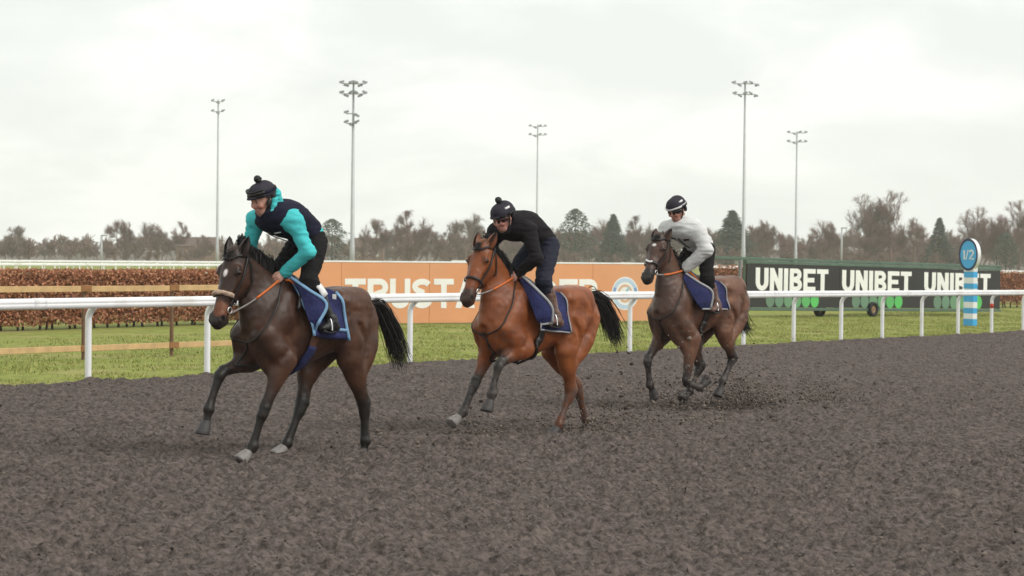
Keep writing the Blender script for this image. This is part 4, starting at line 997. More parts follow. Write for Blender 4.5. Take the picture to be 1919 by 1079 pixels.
tag(mesh_obj('track_margin', Vc, Fc, tm, None, True), kind='structure')

def gzt(x): return float(gz(x))
# grass blades
def blades(n, region, hgt, name, colr):
    V, F = [], []; k = 0
    xs, ys = region(n); n = len(xs)
    ang = NR.random(n) * 6.283; hh = hgt * NR.uniform(.5, 1.4, n); w = NR.uniform(.006, .014, n); ln = NR.normal(0, .6, (n, 2)) * hh[:, None]
    z = gz(xs) - .05 + .05 * (fbm(np.stack([xs, ys], -1) * .22, 3, 4) - .5) - .01
    d = np.stack([np.cos(ang), np.sin(ang)], 1)
    B0 = np.stack([xs - d[:, 0] * w, ys - d[:, 1] * w, z], 1); B1 = np.stack([xs + d[:, 0] * w, ys + d[:, 1] * w, z], 1); T_ = np.stack([xs + ln[:, 0], ys + ln[:, 1], z + hh], 1)
    V = np.stack([B0, B1, T_], 1).reshape(-1, 3); F = np.arange(3 * n).reshape(-1, 3)
    cl = np.array(colr[0]) * (1 - (q := NR.random(n)[:, None] ** 1.5)) + np.array(colr[1]) * q; cl *= NR.uniform(.7, 1.25, (n, 1))
    return mesh_obj(name, V, F, mat('grass_blade', (.1, .12, .03), .75, .1, 4, attr='coat', spec=.2), None, False, np.repeat(cl, 3, 0))
def reg(n):
    x = NR.uniform(-12, 22, n); d = NR.random(n) ** 1.3 * 24; y = rail_y(x) + .3 + d
    cl = fbm(np.stack([x, y], -1) * 1.3, 3, 5); k = NR.random(n) < sstep(cl, .34, .58); return x[k], y[k]
tag(blades(150000, reg, .055, 'grass', ((.20, .25, .05), (.40, .37, .14))), 'short winter grass of the infield beyond the white rail', 'grass', kind='stuff')

# loose clods on the track and dirt thrown up by the hooves
def clods(spec, name, m_):
    ico = np.array([(0, 0, 1), (.9, 0, .3), (.28, .85, .3), (-.73, .5, .3), (-.73, -.5, .3), (.28, -.85, .3), (0, 0, -.6)]); fc = np.array([(0, 1, 2), (0, 2, 3), (0, 3, 4), (0, 4, 5), (0, 5, 1), (6, 2, 1), (6, 3, 2), (6, 4, 3), (6, 5, 4), (6, 1, 5)])
    n = len(spec); V = np.zeros((n, 7, 3))
    for i, (p, r) in enumerate(spec):
        a = NR.random() * 6.28; c_, s_ = math.cos(a), math.sin(a); q = ico * NR.uniform(.55, 1.25, (7, 1)) * r * np.array([1, NR.uniform(.5, 1), NR.uniform(.5, .9)])
        b_ = NR.random() * 3; R2 = np.array([[1, 0, 0], [0, math.cos(b_), -math.sin(b_)], [0, math.sin(b_), math.cos(b_)]])
        V[i] = (q @ R2) @ np.array([[c_, -s_, 0], [s_, c_, 0], [0, 0, 1]]) + p
    F = (fc[None] + (np.arange(n) * 7)[:, None, None]).reshape(-1, 3)
    cl = np.where(NR.random((n, 1)) < .78, np.array([[.18, .148, .124]]), np.array([[.055, .044, .040]])) * NR.uniform(.7, 1.25, (n, 1))
    return mesh_obj(name, V.reshape(-1, 3), F, m_, None, False, np.repeat(cl, 7, 0))
dm = mat('loose_dirt', (.155, .127, .112), .95, .3, 10, bump=.5, bscale=60, spec=.1, attr='coat')
sp_ = []
_y = 11.5 + 24 * NR.random(9000) ** 1.2; _x = NR.uniform(-.26, .26, 9000) * _y; _k = _y < rail_y(_x) - .1; _x, _y = _x[_k], _y[_k]
_z = gz(_x) + track_h(_x, _y) + .014; _r = NR.uniform(.006, .017, len(_x)) * (1 + (NR.random(len(_x)) < .05) * 1.0)
sp_ = [((a, b, c), d) for a, b, c, d in zip(_x, _y, _z, _r)]
tag(clods(sp_, 'dirt_clods', dm), 'loose dark clods lying all over the track surface', 'dirt', kind='stuff')
def spray():
    S = []; hd = np.array([-math.cos(ANG), -math.sin(ANG)])
    def burst(P, x, y, n, vx, vz, sx, big=1.0):
        c_ = np.array(P[:2]) + hd * x + np.array([math.sin(ANG), -math.cos(ANG)]) * y
        for _ in range(n):
            t = NR.random() ** .7; a = NR.normal(0, sx); d = -vx * t * NR.uniform(.2, 1.6); h_ = max(.0, vz * NR.uniform(.05, 1.0) * math.sin(math.pi * min(1, .15 + t * .8)) * NR.random() ** 1.3)
            q = c_ + hd * d + np.array([math.sin(ANG), -math.cos(ANG)]) * a
            S.append(((q[0], q[1], gzt(q[0]) + .02 + h_), NR.uniform(.007, .020) * big * (1 + (NR.random() < .12) * .8)))
    burst(P3, .05, .13, 1800, .80, .80, .20, .85); burst(P3, -.35, .13, 700, .5, .45, .15, .9); burst(P3, -.5, .1, 420, 1.4, .95, .5); burst(P3, .9, .0, 300, .9, .8, .3); burst(P3, .4, -.1, 130, .8, .30, .25); burst(P3, -1.9, .1, 800, .7, .60, .2, .85); burst(P3, .9, -.1, 90, .8, .5, .3)
    burst(P2, -.8, -.1, 420, 1.8, 1.25, .55, 1.3); burst(P2, -1.4, -.2, 160, 2.2, 1.7, .7, 1.3); burst(P2, .0, .13, 600, .8, .45, .3); burst(P2, 1.1, -.1, 400, .5, .35, .2); burst(P3, .95, -.1, 700, .9, .75, .3, .9); burst(P2, -.9, .1, 120, 2.6, 1.3, .7); burst(P2, .3, 0, 150, 1.0, .5, .4)
    burst(P1, -.1, .0, 90, 1.8, .5, .4, 1.1); burst(P1, -.9, -.1, 70, 2.0, 1.2, .6, 1.2); burst(P3, -.2, -.3, 160, 1.6, 1.3, .6, 1.3)
    return S
tag(clods(spray(), 'flying_dirt', dm), 'clods of dark dirt thrown up behind the galloping hooves', 'dirt', kind='stuff')

# ------------------------------------------------------------------ running rail on curved posts
def running_rail(pts, hgt, label, m_=M['rail_white'], over=.13, rr=.064, post_r=.046, group=None, red=None, detail=True, nx=None):
    base = pts[0]; root = empty('running_rail', base); tag(root, label, 'rail', group)
    P = np.array(pts); T = np.gradient(P, axis=0); T[:, 2] = 0; T /= np.linalg.norm(T, axis=1)[:, None]
    Nn = np.stack([T[:, 1], -T[:, 0], np.zeros(len(T))], 1)       # towards the track
    top = P + Nn * over + [0, 0, hgt - rr]
    C = catmull(top, 4) - base; Tn = np.gradient(C, axis=0); Tn /= np.linalg.norm(Tn, axis=1)[:, None]; S_ = np.stack([Tn[:, 1], -Tn[:, 0], 0 * Tn[:, 0]], 1); S_ /= np.linalg.norm(S_, axis=1)[:, None]
    prof = [(-.9, .25), (-.75, .75), (-.3, 1.0), (.3, 1.0), (.75, .8), (.95, .4), (.95, .06), (.86, 0), (.95, -.06), (.95, -.45), (.7, -.85), (.2, -1.0), (-.3, -.95), (-.8, -.6)]
    V = []; n = len(prof)
    for i in range(len(C)):
        for a, b_ in prof: V.append(C[i] + S_[i] * a * rr * .8 + np.array([0, 0, b_ * rr * 1.15]))
    F = [(i * n + k, i * n + (k + 1) % n, (i + 1) * n + (k + 1) % n, (i + 1) * n + k) for i in range(len(C) - 1) for k in range(n)] + [tuple(range(n)), tuple((len(C) - 1) * n + k for k in range(n))[::-1]]
    mesh_obj('top_rail', V, F, m_, root, True)
    if detail:                                             # sleeves where two lengths of rail join
        for i in range(2, len(C) - 2, 12):
            V = []
            for j, t_ in ((i, -.11), (i, .11)):
                for a, b_ in prof: V.append(C[j] + Tn[j] * t_ + S_[j] * a * rr * .86 + np.array([0, 0, b_ * rr * 1.21]))
            mesh_obj('rail_joint', V, [(k, (k + 1) % n, n + (k + 1) % n, n + k) for k in range(n)] + [tuple(range(n)), tuple(range(2 * n - 1, n - 1, -1))], m_, root, True)
    for i in range(len(P)):
        b = P[i] - base; q = Nn[i]; r = post_r
        pl = [b + [0, 0, -.25], b + [0, 0, hgt * .66], b + q * .012 + [0, 0, hgt * .80], b + q * over * .5 + [0, 0, hgt - rr * 2.4], b + q * over * .95 + [0, 0, hgt - rr * 1.7]]
        if not detail: pl = [b + [0, 0, -.2], b + q * over + [0, 0, hgt - rr]]
        o = MB().tube(catmull(pl, 3), r, 8 if detail else 5).build('post', m_, root, True)
        if red is not None and i == red:
            o2 = MB().tube([b + [0, 0, hgt * .60], b + [0, 0, hgt * .70]], r * 1.12, 10).build('red_band', M['red'], o, True)
    return root
def rail_at(u):                       # point of the rail line seen in an image column
    lo_, hi_ = -20.0, 60.0
    for _ in range(50):
        m_ = (lo_ + hi_) / 2; p = np.array([m_, float(rail_y(m_)), float(gz(m_))]); uu = 959.5 + FPX * ((p - CO) @ RT) / ((p - CO) @ FW)
        if uu < u: lo_ = m_
        else: hi_ = m_
    return p
_cols = [165, 388, 585, 768, 912, 1050, 1180, 1292, 1393, 1487, 1576, 1653, 1727, 1795, 1858, 1917]
fwdp = [rail_at(u) for u in _cols]
for _ in range(10): fwdp.append(fwdp[-1] + (fwdp[-1] - fwdp[-2]) * [1, 1, 1])
for p in fwdp: p[1] = float(rail_y(p[0])); p[2] = gzt(p[0])
backp = along(float(fwdp[0][0]), 2.1, 8, -1)[1:][::-1]
rail_pts = backp + fwdp
running_rail(rail_pts, 1.20, 'long white plastic running rail on curved posts along the track edge', red=len(backp) + 14)

# ------------------------------------------------------------------ timber fence beside the hedge
def timber_fence():
    A = at(-60, 659, 37.1); B = at(452, 640, 42.4); A[2] = gzt(A[0]); B[2] = gzt(B[0]); root = empty('timber_fence', A); tag(root, 'pale new timber rail fence with two boards in front of brown hedge', 'fence')
    d = (B - A); Lh = np.linalg.norm(d[:2]); t_ = d / np.linalg.norm(d); n_ = np.array([t_[1], -t_[0], 0])
    def off(u, v, D): return None
    # posts where the joints show
    us = [-60, 160, 325, 452]; pos = []
    for u in us:
        lo_, hi_ = 0, 1
        for _ in range(40):
            mid = (lo_ + hi_) / 2; p = A + d * mid; uu = 959.5 + FPX * ((p - CO) @ RT) / ((p - CO) @ FW)
            if uu < u: lo_ = mid
            else: hi_ = mid
        pos.append((A + d * lo_) - A)
    R = np.array([t_, -n_, [0, 0, 1]]).T
    for i, p in enumerate(pos):
        MB().box(p - n_ * .05 + [0, 0, .55], (.055, .055, 1.30), R, .006).build('post', M['post_brown'], root)
        for z in (.155, 1.205):
            MB().box(p + n_ * .016 + [0, 0, z + .001], (.24 if i else .1, .030, .110), R, .005).build('joint_plate', M['timber_dark'], root)
    for a, b in zip(pos[:-1], pos[1:]):
        for z, sg in ((.155, 0), (1.205, .012)):
            c_ = (a + b) / 2; L_ = np.linalg.norm(b - a) - .012
            MB().box(c_ + [0, 0, z + sg * rnd.uniform(-1, 1)], (L_, .034, .105), R, .006).build('board', M['timber'], root)
    return root
timber_fence()

# ------------------------------------------------------------------ beech hedges
def hedge(a, b, hgt, dep, nleaf, label, base_u=None):
    a, b = np.array(a, float), np.array(b, float); a[2] = gzt(a[0]) - .05; b[2] = gzt(b[0]) - .05
    root = empty('beech_hedge', a); tag(root, label, 'hedge', 'clipped brown beech hedges')
    d = b - a; L_ = np.linalg.norm(d[:2]); t_ = d / np.linalg.norm(d); n_ = np.array([t_[1], -t_[0], 0])
    n = nleaf; s_ = NR.random(n) * L_; w = NR.uniform(-1, 1, n); w = np.sign(w) * np.abs(w) ** .45 * dep / 2; z = .10 + (hgt - .10) * NR.random(n) ** .9
    edge = fbm(np.stack([s_ * 2.2, z * 4], -1), 3, 8) - .5; k = (z > .12 + .30 * (fbm(np.stack([s_ * 3, z * 0], -1), 2, 3) - .5)) | (NR.random(n) < .35)
    s_, w, z, edge = s_[k], w[k], z[k], edge[k]; n = len(s_); w = w * (1 + edge * .5); z = np.minimum(z, hgt + .06 * (fbm(np.stack([s_ * 2, s_ * 0], -1), 3, 12) - .5) * 2 + NR.normal(0, .012, n))
    c_ = t_ * s_[:, None] + n_ * w[:, None] + np.array([0, 0, 1.]) * z[:, None]
    u = NR.normal(0, 1, (n, 3)); u[:, 2] -= .4; u /= np.linalg.norm(u, axis=1)[:, None]; v = np.cross(u, NR.normal(0, 1, (n, 3))); v /= np.linalg.norm(v, axis=1)[:, None]; nn = np.cross(u, v)
    sz = NR.uniform(.032, .058, n)[:, None]
    V = np.stack([c_ - u * sz, c_ + v * sz * .55 + nn * sz * .2, c_ + u * sz, c_ - v * sz * .55 + nn * sz * .2], 1).reshape(-1, 3); F = np.arange(4 * n).reshape(-1, 4)
    q = NR.random((n, 1)); col = np.array((.44, .17, .09)) * (1 - q) + np.array((.62, .31, .18)) * q; col *= NR.uniform(.62, 1.0, (n, 1))
    o = mesh_obj('leaves', V, F, mat('dead_beech_leaf', (.2, .08, .04), .7, .1, 6, attr='coat', spec=.25), root, False, np.repeat(col, 4, 0)); o['kind'] = 'stuff'
    sm_ = mat('hedge_stem', (.045, .034, .026), .9, .25, 12)
    ns_ = int(L_ / .34)
    for i in range(ns_):
        p = t_ * (L_ * (i + .5 + rnd.uniform(-.3, .3)) / ns_) + n_ * rnd.uniform(-.12, .12)
        q1 = p + [rnd.uniform(-.08, .08), rnd.uniform(-.05, .05), .40]; q2 = q1 + [rnd.uniform(-.1, .1), rnd.uniform(-.08, .08), .55]
        mb = MB(); mb.tube([p + [0, 0, -.05], q1, q2], [.035, .026, .010], 5)
        for _ in range(3):
            e_ = q1 + [rnd.uniform(-.22, .22), rnd.uniform(-.2, .2), rnd.uniform(.2, .6)]; mb.tube([p * .4 + q1 * .6, e_], [.016, .006], 4)
        mb.build('stem', sm_, root)
    core = MB(); core.box(((t_ * L_ / 2) + [0, 0, .28 + (hgt - .38) / 2]), (L_ - .1, dep * .5, hgt - .45), np.array([t_, -n_, [0, 0, 1]]).T); o = core.build('twig_core', mat('hedge_core', (.12, .050, .030), 1, .3, 12), root)
    return root
hedge(ground(-420, 628), ground(500, 601), 1.48, .75, 52000, 'long clipped brown beech hedge at the left behind the timber fence')
hA, hB = at(1330, 560, 92.0), at(2080, 566, 112.0)
hedge(hA, hB, 1.75, .9, 30000, 'brown beech hedge at the right showing past the end of the black board')

# ------------------------------------------------------------------ lettering
def arc(cx, cy, rx, ry, a0, a1, n=12): return [(cx + rx * math.cos(math.radians(a0 + (a1 - a0) * i / n)), cy + ry * math.sin(math.radians(a0 + (a1 - a0) * i / n))) for i in range(n + 1)]
def glyph(ch, wd, sw):
    h, w = 1.0, wd; s = sw / 2
    G = {
        'T': [[(0, h - s), (w, h - s)], [(w / 2, h - sw), (w / 2, 0)]], 'I': [[(s, 0), (s, h)]],
        'U': [[(s, h)] + arc(w / 2, .38, w / 2 - s, .38 - s, 180, 360, 14) + [(w - s, h)]],
        'N': [[(s, 0), (s, h)], [(w - s, 0), (w - s, h)], [(s * 1.1, h - s * .6), (w - s * 1.1, s * .6)]],
        'E': [[(s, 0), (s, h)], [(sw, h - s), (w, h - s)], [(sw, .5), (w * .9, .5)], [(sw, s), (w, s)]],
        'B': [[(s, 0), (s, h)], [(sw, h - s)] + arc(w - .27, .755 - s * .25, .24 - s, .245 - s * .75, 90, -90, 10) + [(sw, .51)], [(sw, .51)] + arc(w - .27, .255 + s * .25, .27 - s, .255 - s * .75, 90, -90, 10) + [(sw, s)]],
        'R': [[(s, 0), (s, h)], [(sw, h - s)] + arc(w - .30, .71, .30 - s, .29 - s, 90, -90, 10) + [(sw, .42 + s * .1)], [(w * .48, .42), (w - s, 0)]],
        'S': [arc(w / 2, .735, w / 2 - s, .265 - s, 25, 270, 14) + arc(w / 2, .265, w / 2 - s, .265 - s, 90, -155, 14)],
        'A': [[(s, 0), (w / 2, h - s * .4), (w - s, 0)], [(w * .25, .28), (w * .75, .28)]],
        'D': [[(s, 0), (s, h)], [(sw, h - s)] + arc(w - .42, .5, .42 - s, .5 - s, 90, -90, 14) + [(sw, s)]],
        '1': [[(.04, .80), (.20, h - s * .6), (.20, 0)]], '/': [[(0, 0), (w, h)]],
        '2': [arc(w / 2, .70, w / 2 - s, .30 - s, 165, -30, 10) + [(s, s), (w, s)]],
    }
    return G[ch]
def letters(text, cap, sw, wd, gap, O_, ex, ey, en, m_, parent, depth=.008, widths={}, kx=1.0):
    """each character is one mesh lying on the board; ex, ey, en = right, up, out"""
    O_, ex, ey, en = [np.array(q, float) for q in (O_, ex, ey, en)]; ex = ex * kx; x = 0.0
    for ch in text:
        if ch == ' ': x += wd * cap * .6; continue
        w = widths.get(ch, wd); mb = MB()
        for si, st_ in enumerate(glyph(ch, w, sw)):
            P = np.array(st_, float); n = len(P); T = np.gradient(P, axis=0) if n > 2 else np.tile(P[1] - P[0], (2, 1)); T /= np.linalg.norm(T, axis=1)[:, None] + 1e-9
            if ch == 'A' and si == 0: T = np.array([T[0], (1, 0), T[2]])
            B = np.stack([-T[:, 1], T[:, 0]], 1) * sw / 2
            if ch == 'A' and si == 0: B = np.array([B[0] * 1.1, (-sw * .0, sw * .55), B[2] * 1.1])
            if ch == 'A' and si == 0:
                hw = sw * .56; Pq = [np.array([(0, 0), (sw * 1.12, 0), (w / 2 + hw * .55, 1), (w / 2 - hw * .55, 1)]), np.array([(w - sw * 1.12, 0), (w, 0), (w / 2 + hw * .55, 1), (w / 2 - hw * .55, 1)])]
                for qi, poly in enumerate(Pq):
                    V = [O_ + ex * (x + a * cap) + ey * b_ * cap + en * zz for zz in (.001, depth + .0006 * (si + qi)) for a, b_ in poly]
                    mb.add(V, [(0, 3, 2, 1), (4, 5, 6, 7), (0, 1, 5, 4), (1, 2, 6, 5), (2, 3, 7, 6), (3, 0, 4, 7)])
                continue
            z1 = depth + .0006 * si; V = []
            for i in range(n):
                for sgn, zz in ((-1, .001), (1, .001), (1, z1), (-1, z1)):
                    q = P[i] + B[i] * sgn; V.append(O_ + ex * (x + q[0] * cap) + ey * q[1] * cap + en * zz)
            F = [(i * 4 + k, (i + 1) * 4 + k, (i + 1) * 4 + (k + 1) % 4, i * 4 + (k + 1) % 4) for i in range(n - 1) for k in range(4)] + [(0, 1, 2, 3), tuple((n - 1) * 4 + k for k in (3, 2, 1, 0))]
            mb.add(V, F)
        mb.build('letter', m_, parent); x += (w + gap) * cap
    return x
def disc(mb, C, ex, ey, en, r0, r1, z, n=40, a0=0, a1=360):
    V = []; full = abs(a1 - a0) >= 360; m = n if full else n + 1
    for i in range(m):
        a = math.radians(a0 + (a1 - a0) * i / n); d = np.array(ex) * math.cos(a) + np.array(ey) * math.sin(a)
        V += [C + d * r0 + np.array(en) * z, C + d * r1 + np.array(en) * z, C + d * r1, C + d * r0]
    F = []
    for i in range(n):
        j = (i + 1) % m
        F += [(i * 4, i * 4 + 1, j * 4 + 1, j * 4), (i * 4 + 1, i * 4 + 2, j * 4 + 2, j * 4 + 1), (i * 4 + 3, i * 4, j * 4, j * 4 + 3)]
    return mb.add(V, F)

# ------------------------------------------------------------------ orange advertising board
def orange_board():
    yaw = math.radians(34); c_ = at(770, 604, 62.0); ex = np.array([math.cos(yaw), math.sin(yaw), 0]); en = np.array([math.sin(yaw), -math.cos(yaw), 0]); ez = np.array([0, 0, 1.])
    def sx(u):                      # distance along the board of an image column
        r = ray(u, 550); q = c_ - CO; A_ = np.array([[ex[0], -r[0]], [ex[1], -r[1]]]); return float(np.linalg.solve(A_, -q[:2])[0])
    s0, s1 = sx(465), sx(1252); z0 = c_[2] - .02; hgt = 1.67
    root = empty('advertising_board', (c_[0], c_[1], z0)); tag(root, 'long orange advertising board with big white lettering and round emblem', 'board'); R = np.array([ex, -en, ez]).T
    npan = 5; wpan = (s1 - s0) / npan
    for i in range(npan): MB().box(ex * (s0 + wpan * (i + .5)) + ez * hgt / 2, (wpan - .008, .06, hgt), R, .004).build('panel', M['orange'], root)
    MB().box(ex * (s0 + s1) / 2 + ez * (hgt + .024), (s1 - s0 + .02, .085, .045), R, .005).build('top_edge', M['white'], root)
    for i in range(npan + 1):
        p = ex * (s0 + wpan * i) - en * .35; MB().tube([p + ez * -.1, p + ez * .1, ex * (s0 + wpan * i) - en * .045 + ez * 1.3], .025, 6).build('brace', M['galv'], root)
    cap = .82; a, b_ = sx(645), sx(1118); wd, gp = .72, .065
    tot = 12 * wd + 11 * gp; k = (b_ - a) / tot
    # cap height from the picture, width fitted by the letter proportions
    kx = k / cap
    O_ = ex * a + ez * (.41) + en * .031
    letters('TRUSTATRADER', cap, .20, wd, gp, O_, ex, ez, en, M['letter'], root, kx=kx)
    C = ex * sx(1170) + ez * .81 + en * .031; r = .49
    disc(MB(), C, ex, ez, en, 0.001, r, .006).build('emblem', M['emb_white'], root)
    disc(MB(), C, ex, ez, en, r * .70, r * .93, .009).build('emblem_ring', M['emb_blue'], root)
    for a0 in (155, 5): disc(MB(), C, ex, ez, en, r * .72, r * .91, .012, 6, a0, a0 + 20).build('emblem_mark', M['emb_dblue'], root)
    disc(MB(), C, ex, ez, en, r * .40, r * .55, .010, 20, 20, 200).build('emblem_mark', M['emb_or'], root); disc(MB(), C, ex, ez, en, r * .40, r * .55, .010, 12, 230, 340).build('emblem_mark', M['emb_or'], root)
    mb = MB(); mb.box(C + en * .006 + ex * .03 + ez * .02, (.07, .012, .42), R @ np.array([[math.cos(.6), 0, math.sin(.6)], [0, 1, 0], [-math.sin(.6), 0, math.cos(.6)]])); mb.build('emblem_mark', mat('emblem_teal', (.30, .52, .60), .5), root)
orange_board()

# ------------------------------------------------------------------ black board on a green trailer frame
def trailer_board():
    yaw = math.radians(46); A0 = at(1398, 540, 76.0); ex = np.array([math.cos(yaw), math.sin(yaw), 0]); en = np.array([math.sin(yaw), -math.cos(yaw), 0]); ez = np.array([0, 0, 1.])
    def sx(u):
        r = ray(u, 540); q = A0 - CO; return float(np.linalg.solve(np.array([[ex[0], -r[0]], [ex[1], -r[1]]]), -q[:2])[0])
    s1 = sx(1873); D1 = 76 + s1 * math.sin(yaw)
    zt0, zb0 = at(1398, 500, 76.0)[2], at(1398, 575, 76.0)[2]; zt1, zb1 = at(1873, 507.5, D1)[2], at(1873, 584, D1)[2]
    # the whole trailer stands on falling ground: tilt its long axis
    tilt = ((zb1 - zb0) + (zt1 - zt0)) / 2 / s1; ex = ex + ez * tilt; ex /= np.linalg.norm(ex); eu = ez - ex * (ez @ ex); eu /= np.linalg.norm(eu)
    R = np.array([ex, -en, eu]).T; H_ = ((zt0 - zb0) + (zt1 - zb1)) / 2; O_ = np.array([A0[0], A0[1], zb0])
    root = empty('trailer_board', O_); tag(root, 'black advertising board on green wheeled trailer frame with white lettering', 'board')
    npan = 3; w = s1 / npan
    for i in range(npan): MB().box(ex * (w * (i + .5)) + eu * H_ / 2, (w - .012, .06, H_), R, .004).build('panel', M['black_panel'], root)
    sl = sx(1343)
    MB().box(ex * (s1 / 2 + sl * .5) + eu * (H_ + .17) - en * .05, (s1 - sl + .3, .05, .09), R, .008).build('roof_bar', M['green_paint'], root)
    MB().box(ex * (s1 / 2) + eu * (H_ + .055), (s1 + .1, .10, .10), R, .008).build('roof_bar', M['green_paint'], root)
    MB().box(ex * (s1 / 2) + eu * (-.065), (s1 + .12, .12, .10), R, .008).build('chassis', M['green_paint'], root)
    MB().box(ex * (s1 / 2) - en * .9 + eu * (-.09), (s1 + .12, .10, .10), R, .008).build('chassis', M['green_paint'], root)
    for t in np.linspace(-.03, s1 + .03, 7): MB().box(ex * t + eu * (H_ / 2 + .03) - en * .075, (.07, .07, H_ + .25), R).build('upright', M['green_paint'], root)
    MB().box(ex * (sx(1385)) + eu * (H_ / 2 - .05) + en * .02, (.09, .09, H_ + .3), R, .01).build('upright', M['lampdark'], root)
    cap = at(0, 507, 77)[2] - at(0, 544, 77)[2]
    ztx = H_ - .13
    for u0, u1 in ((1414, 1553), (1576, 1709), (1730, 1857)):
        a, b_ = sx(u0), sx(u1); wd = .62; wI = .27
        capn = H_ * .53; tot = 5 * wd + wI + 5 * .075; k = (b_ - a) / tot / capn
        letters('UNIBET', capn, .205, wd, .075, ex * a + eu * (ztx - capn) + en * .031, ex, eu, en, M['letter'], root, widths={'I': wI * .8, 'T': wd * .95}, kx=k)
        n0 = u0 + (u1 - u0) * .20; n1_ = u0 + (u1 - u0) * .80; aa, bb = sx(n0), sx(n1_); pit = (bb - aa) / 5
        for i in range(6):
            disc(MB(), ex * (aa + pit * i) + eu * (ztx - capn * 1.42) + en * .031, ex, eu, en, .001, pit * .47, .008, 24).build('dot', GREENS[i], root)
    for u, big in ((1560, 0), (1633, 1), (1840, 0)):
        t = sx(u); gzv = gzt(float(O_[0] + ex[0] * t)) - .05 - O_[2] - ex[2] * t
        r = .27; 
        for k, dpt in ((0, .06 if big else -.55),):
            c_ = ex * t + np.array([0, 0, 1]) * (gzv + ex[2] * t * 0 + r) + ex[2] * t * ez * 0 + en * dpt + ez * (ex[2] * t) * 0
            c_ = np.array([ex[0] * t, ex[1] * t, 0]) + en * dpt + ez * (gzt(float(O_[0] + ex[0] * t)) - .05 - O_[2] + r)
            mb = MB(); n = 20; prof = [(.55, .07), (.8, .095), (.95, .09), (1.0, .06), (1.0, -.06), (.95, -.09), (.8, -.095), (.55, -.07)]
            V = []
            for i in range(n):
                a = 2 * math.pi * i / n
                for rr, y in prof: V.append(c_ + (ex * math.cos(a) + eu * math.sin(a)) * rr * r + en * y)
            m_ = len(prof); mb.add(V, [(i * m_ + j, i * m_ + (j + 1) % m_, ((i + 1) % n) * m_ + (j + 1) % m_, ((i + 1) % n) * m_ + j) for i in range(n) for j in range(m_)])
            wo = mb.build('wheel', M['tyre'], root, True)
            mb = MB(); disc(mb, c_ - en * .02, ex, eu, en, .02, .56 * r, .06, 16); disc(mb, c_ + en * .03, ex, eu, en, .001, .05, .03, 8); mb.build('rim', M['rust'], wo)
trailer_board()

# ------------------------------------------------------------------ half-furlong marker
def marker():
    b = ground(1818, 610); D = b[1]; root = empty('distance_marker', b); tag(root, 'blue and white striped distance marker post with round blue 1/2 disc', 'sign')
    a = math.radians(67); en = np.array([-math.sin(a), -math.cos(a), 0]); ex = np.array([math.cos(a), -math.sin(a), 0]); ez = np.array([0, 0, 1.])
    R = np.array([ex, -en, ez]).T; px = D / FPX; wd = .52; ys = [610, 597.5, 587, 577, 565.5, 553, 541, 531, 520, 509, 500]
    for i in range(len(ys) - 1):
        z0, z1 = (610 - ys[i]) * px, (610 - ys[i + 1]) * px
        MB().box(ez * (z0 + z1) / 2, (wd, .16, z1 - z0 - .003), R, .004).build('stripe', M['blue' if i % 2 == 0 else 'white'], root)
    C = ez * ((610 - 477) * px); r = 30 * px
    disc(MB(), C - en * .03, ex, ez, en, .001, r, .12, 48).build('disc', M['white'], root, False)
    mb = MB(); disc(mb, C + en * .092, ex, ez, en, r * .86, r * 1.01, .012, 48); mb.build('disc_rim', M['navy'], root)
    disc(MB(), C + en * .092, ex, ez, en, .001, r * .86, .006, 48).build('disc_face', M['blue'], root)
    capn = r * .62; wt = .62 * capn; O_ = C + en * .099 - ex * capn * .66 - ez * capn * .5
    O_ = O_ - ex * capn * .30; kx = 1.45; letters('1', capn, .15, .34, .06, O_, ex, ez, en, M['emb_white'], root, kx=kx); letters('/', capn, .10, .26, .05, O_ + ex * capn * .40 * kx, ex, ez, en, M['emb_white'], root, kx=kx); letters('2', capn, .15, .60, .0, O_ + ex * capn * .74 * kx, ex, ez, en, M['emb_white'], root, kx=kx)
marker()

# ------------------------------------------------------------------ far running rails
def far_rail(u0, v0, D0, u1, v1, D1, n, label):
    A, B = at(u0, v0, D0), at(u1, v1, D1); A[2] = gzt(min(A[0], 40)) ; B[2] = gzt(min(B[0], 40)); pts = [A + (B - A) * i / n for i in range(n + 1)]
    h_ = at((u0 + u1) / 2, (v0 + v1) / 2, (D0 + D1) / 2)[2] - (A[2] + B[2]) / 2
    running_rail(pts, h_, label, over=.1, rr=.10, post_r=.06, detail=False, group='far white running rails')
far_rail(-900, 479, 190, 620, 493, 255, 52, 'farthest thin white rail seen above the brown hedge')
far_rail(-900, 485, 145, 620, 498, 200, 60, 'lower white rail just above the brown hedge top')
far_rail(1315, 499, 140, 2000, 508, 190, 26, 'white rail behind the black board, seen past both its ends')

# white huts beyond the boards
def hut(u0, u1, vt, D, label, dome):
    px = D / FPX; c_ = at((u0 + u1) / 2, vt, D); z1 = c_[2]; w = (u1 - u0) * px; z0 = gzt(min(c_[0], 40)) - .1; root = empty('white_vehicle', (c_[0], c_[1], z0)); tag(root, label, 'vehicle', 'white vehicles beyond the boards')
    h_ = z1 - z0; prof = [(-.5, .30), (-.5, .55), (-.34, .62), (-.22, .97), (-.1, 1.0), (.38, 1.0), (.49, .9), (.5, .30)] if dome else [(-.5, .25), (-.5, .95), (-.46, 1.0), (.46, 1.0), (.5, .95), (.5, .25)]
    V = [(a * w, y, b_ * h_) for y in (-.8, .8) for a, b_ in prof]; n = len(prof)
    MB().add(V, [tuple(range(n)), tuple(range(2 * n - 1, n - 1, -1))] + [(i, i + n, (i + 1) % n + n, (i + 1) % n) for i in range(n)]).build('body', M['white'], root)
    for x in (-.3, .3):
        for y in (-.8, .8): MB().tube([(x * w, y - .1, .32), (x * w, y + .1, .32)], .32, 14).build('wheel', M['tyre'], root)
hut(846, 872, 487.5, 150, 'small boxy white vehicle roof just over the orange board near middle horse', False)
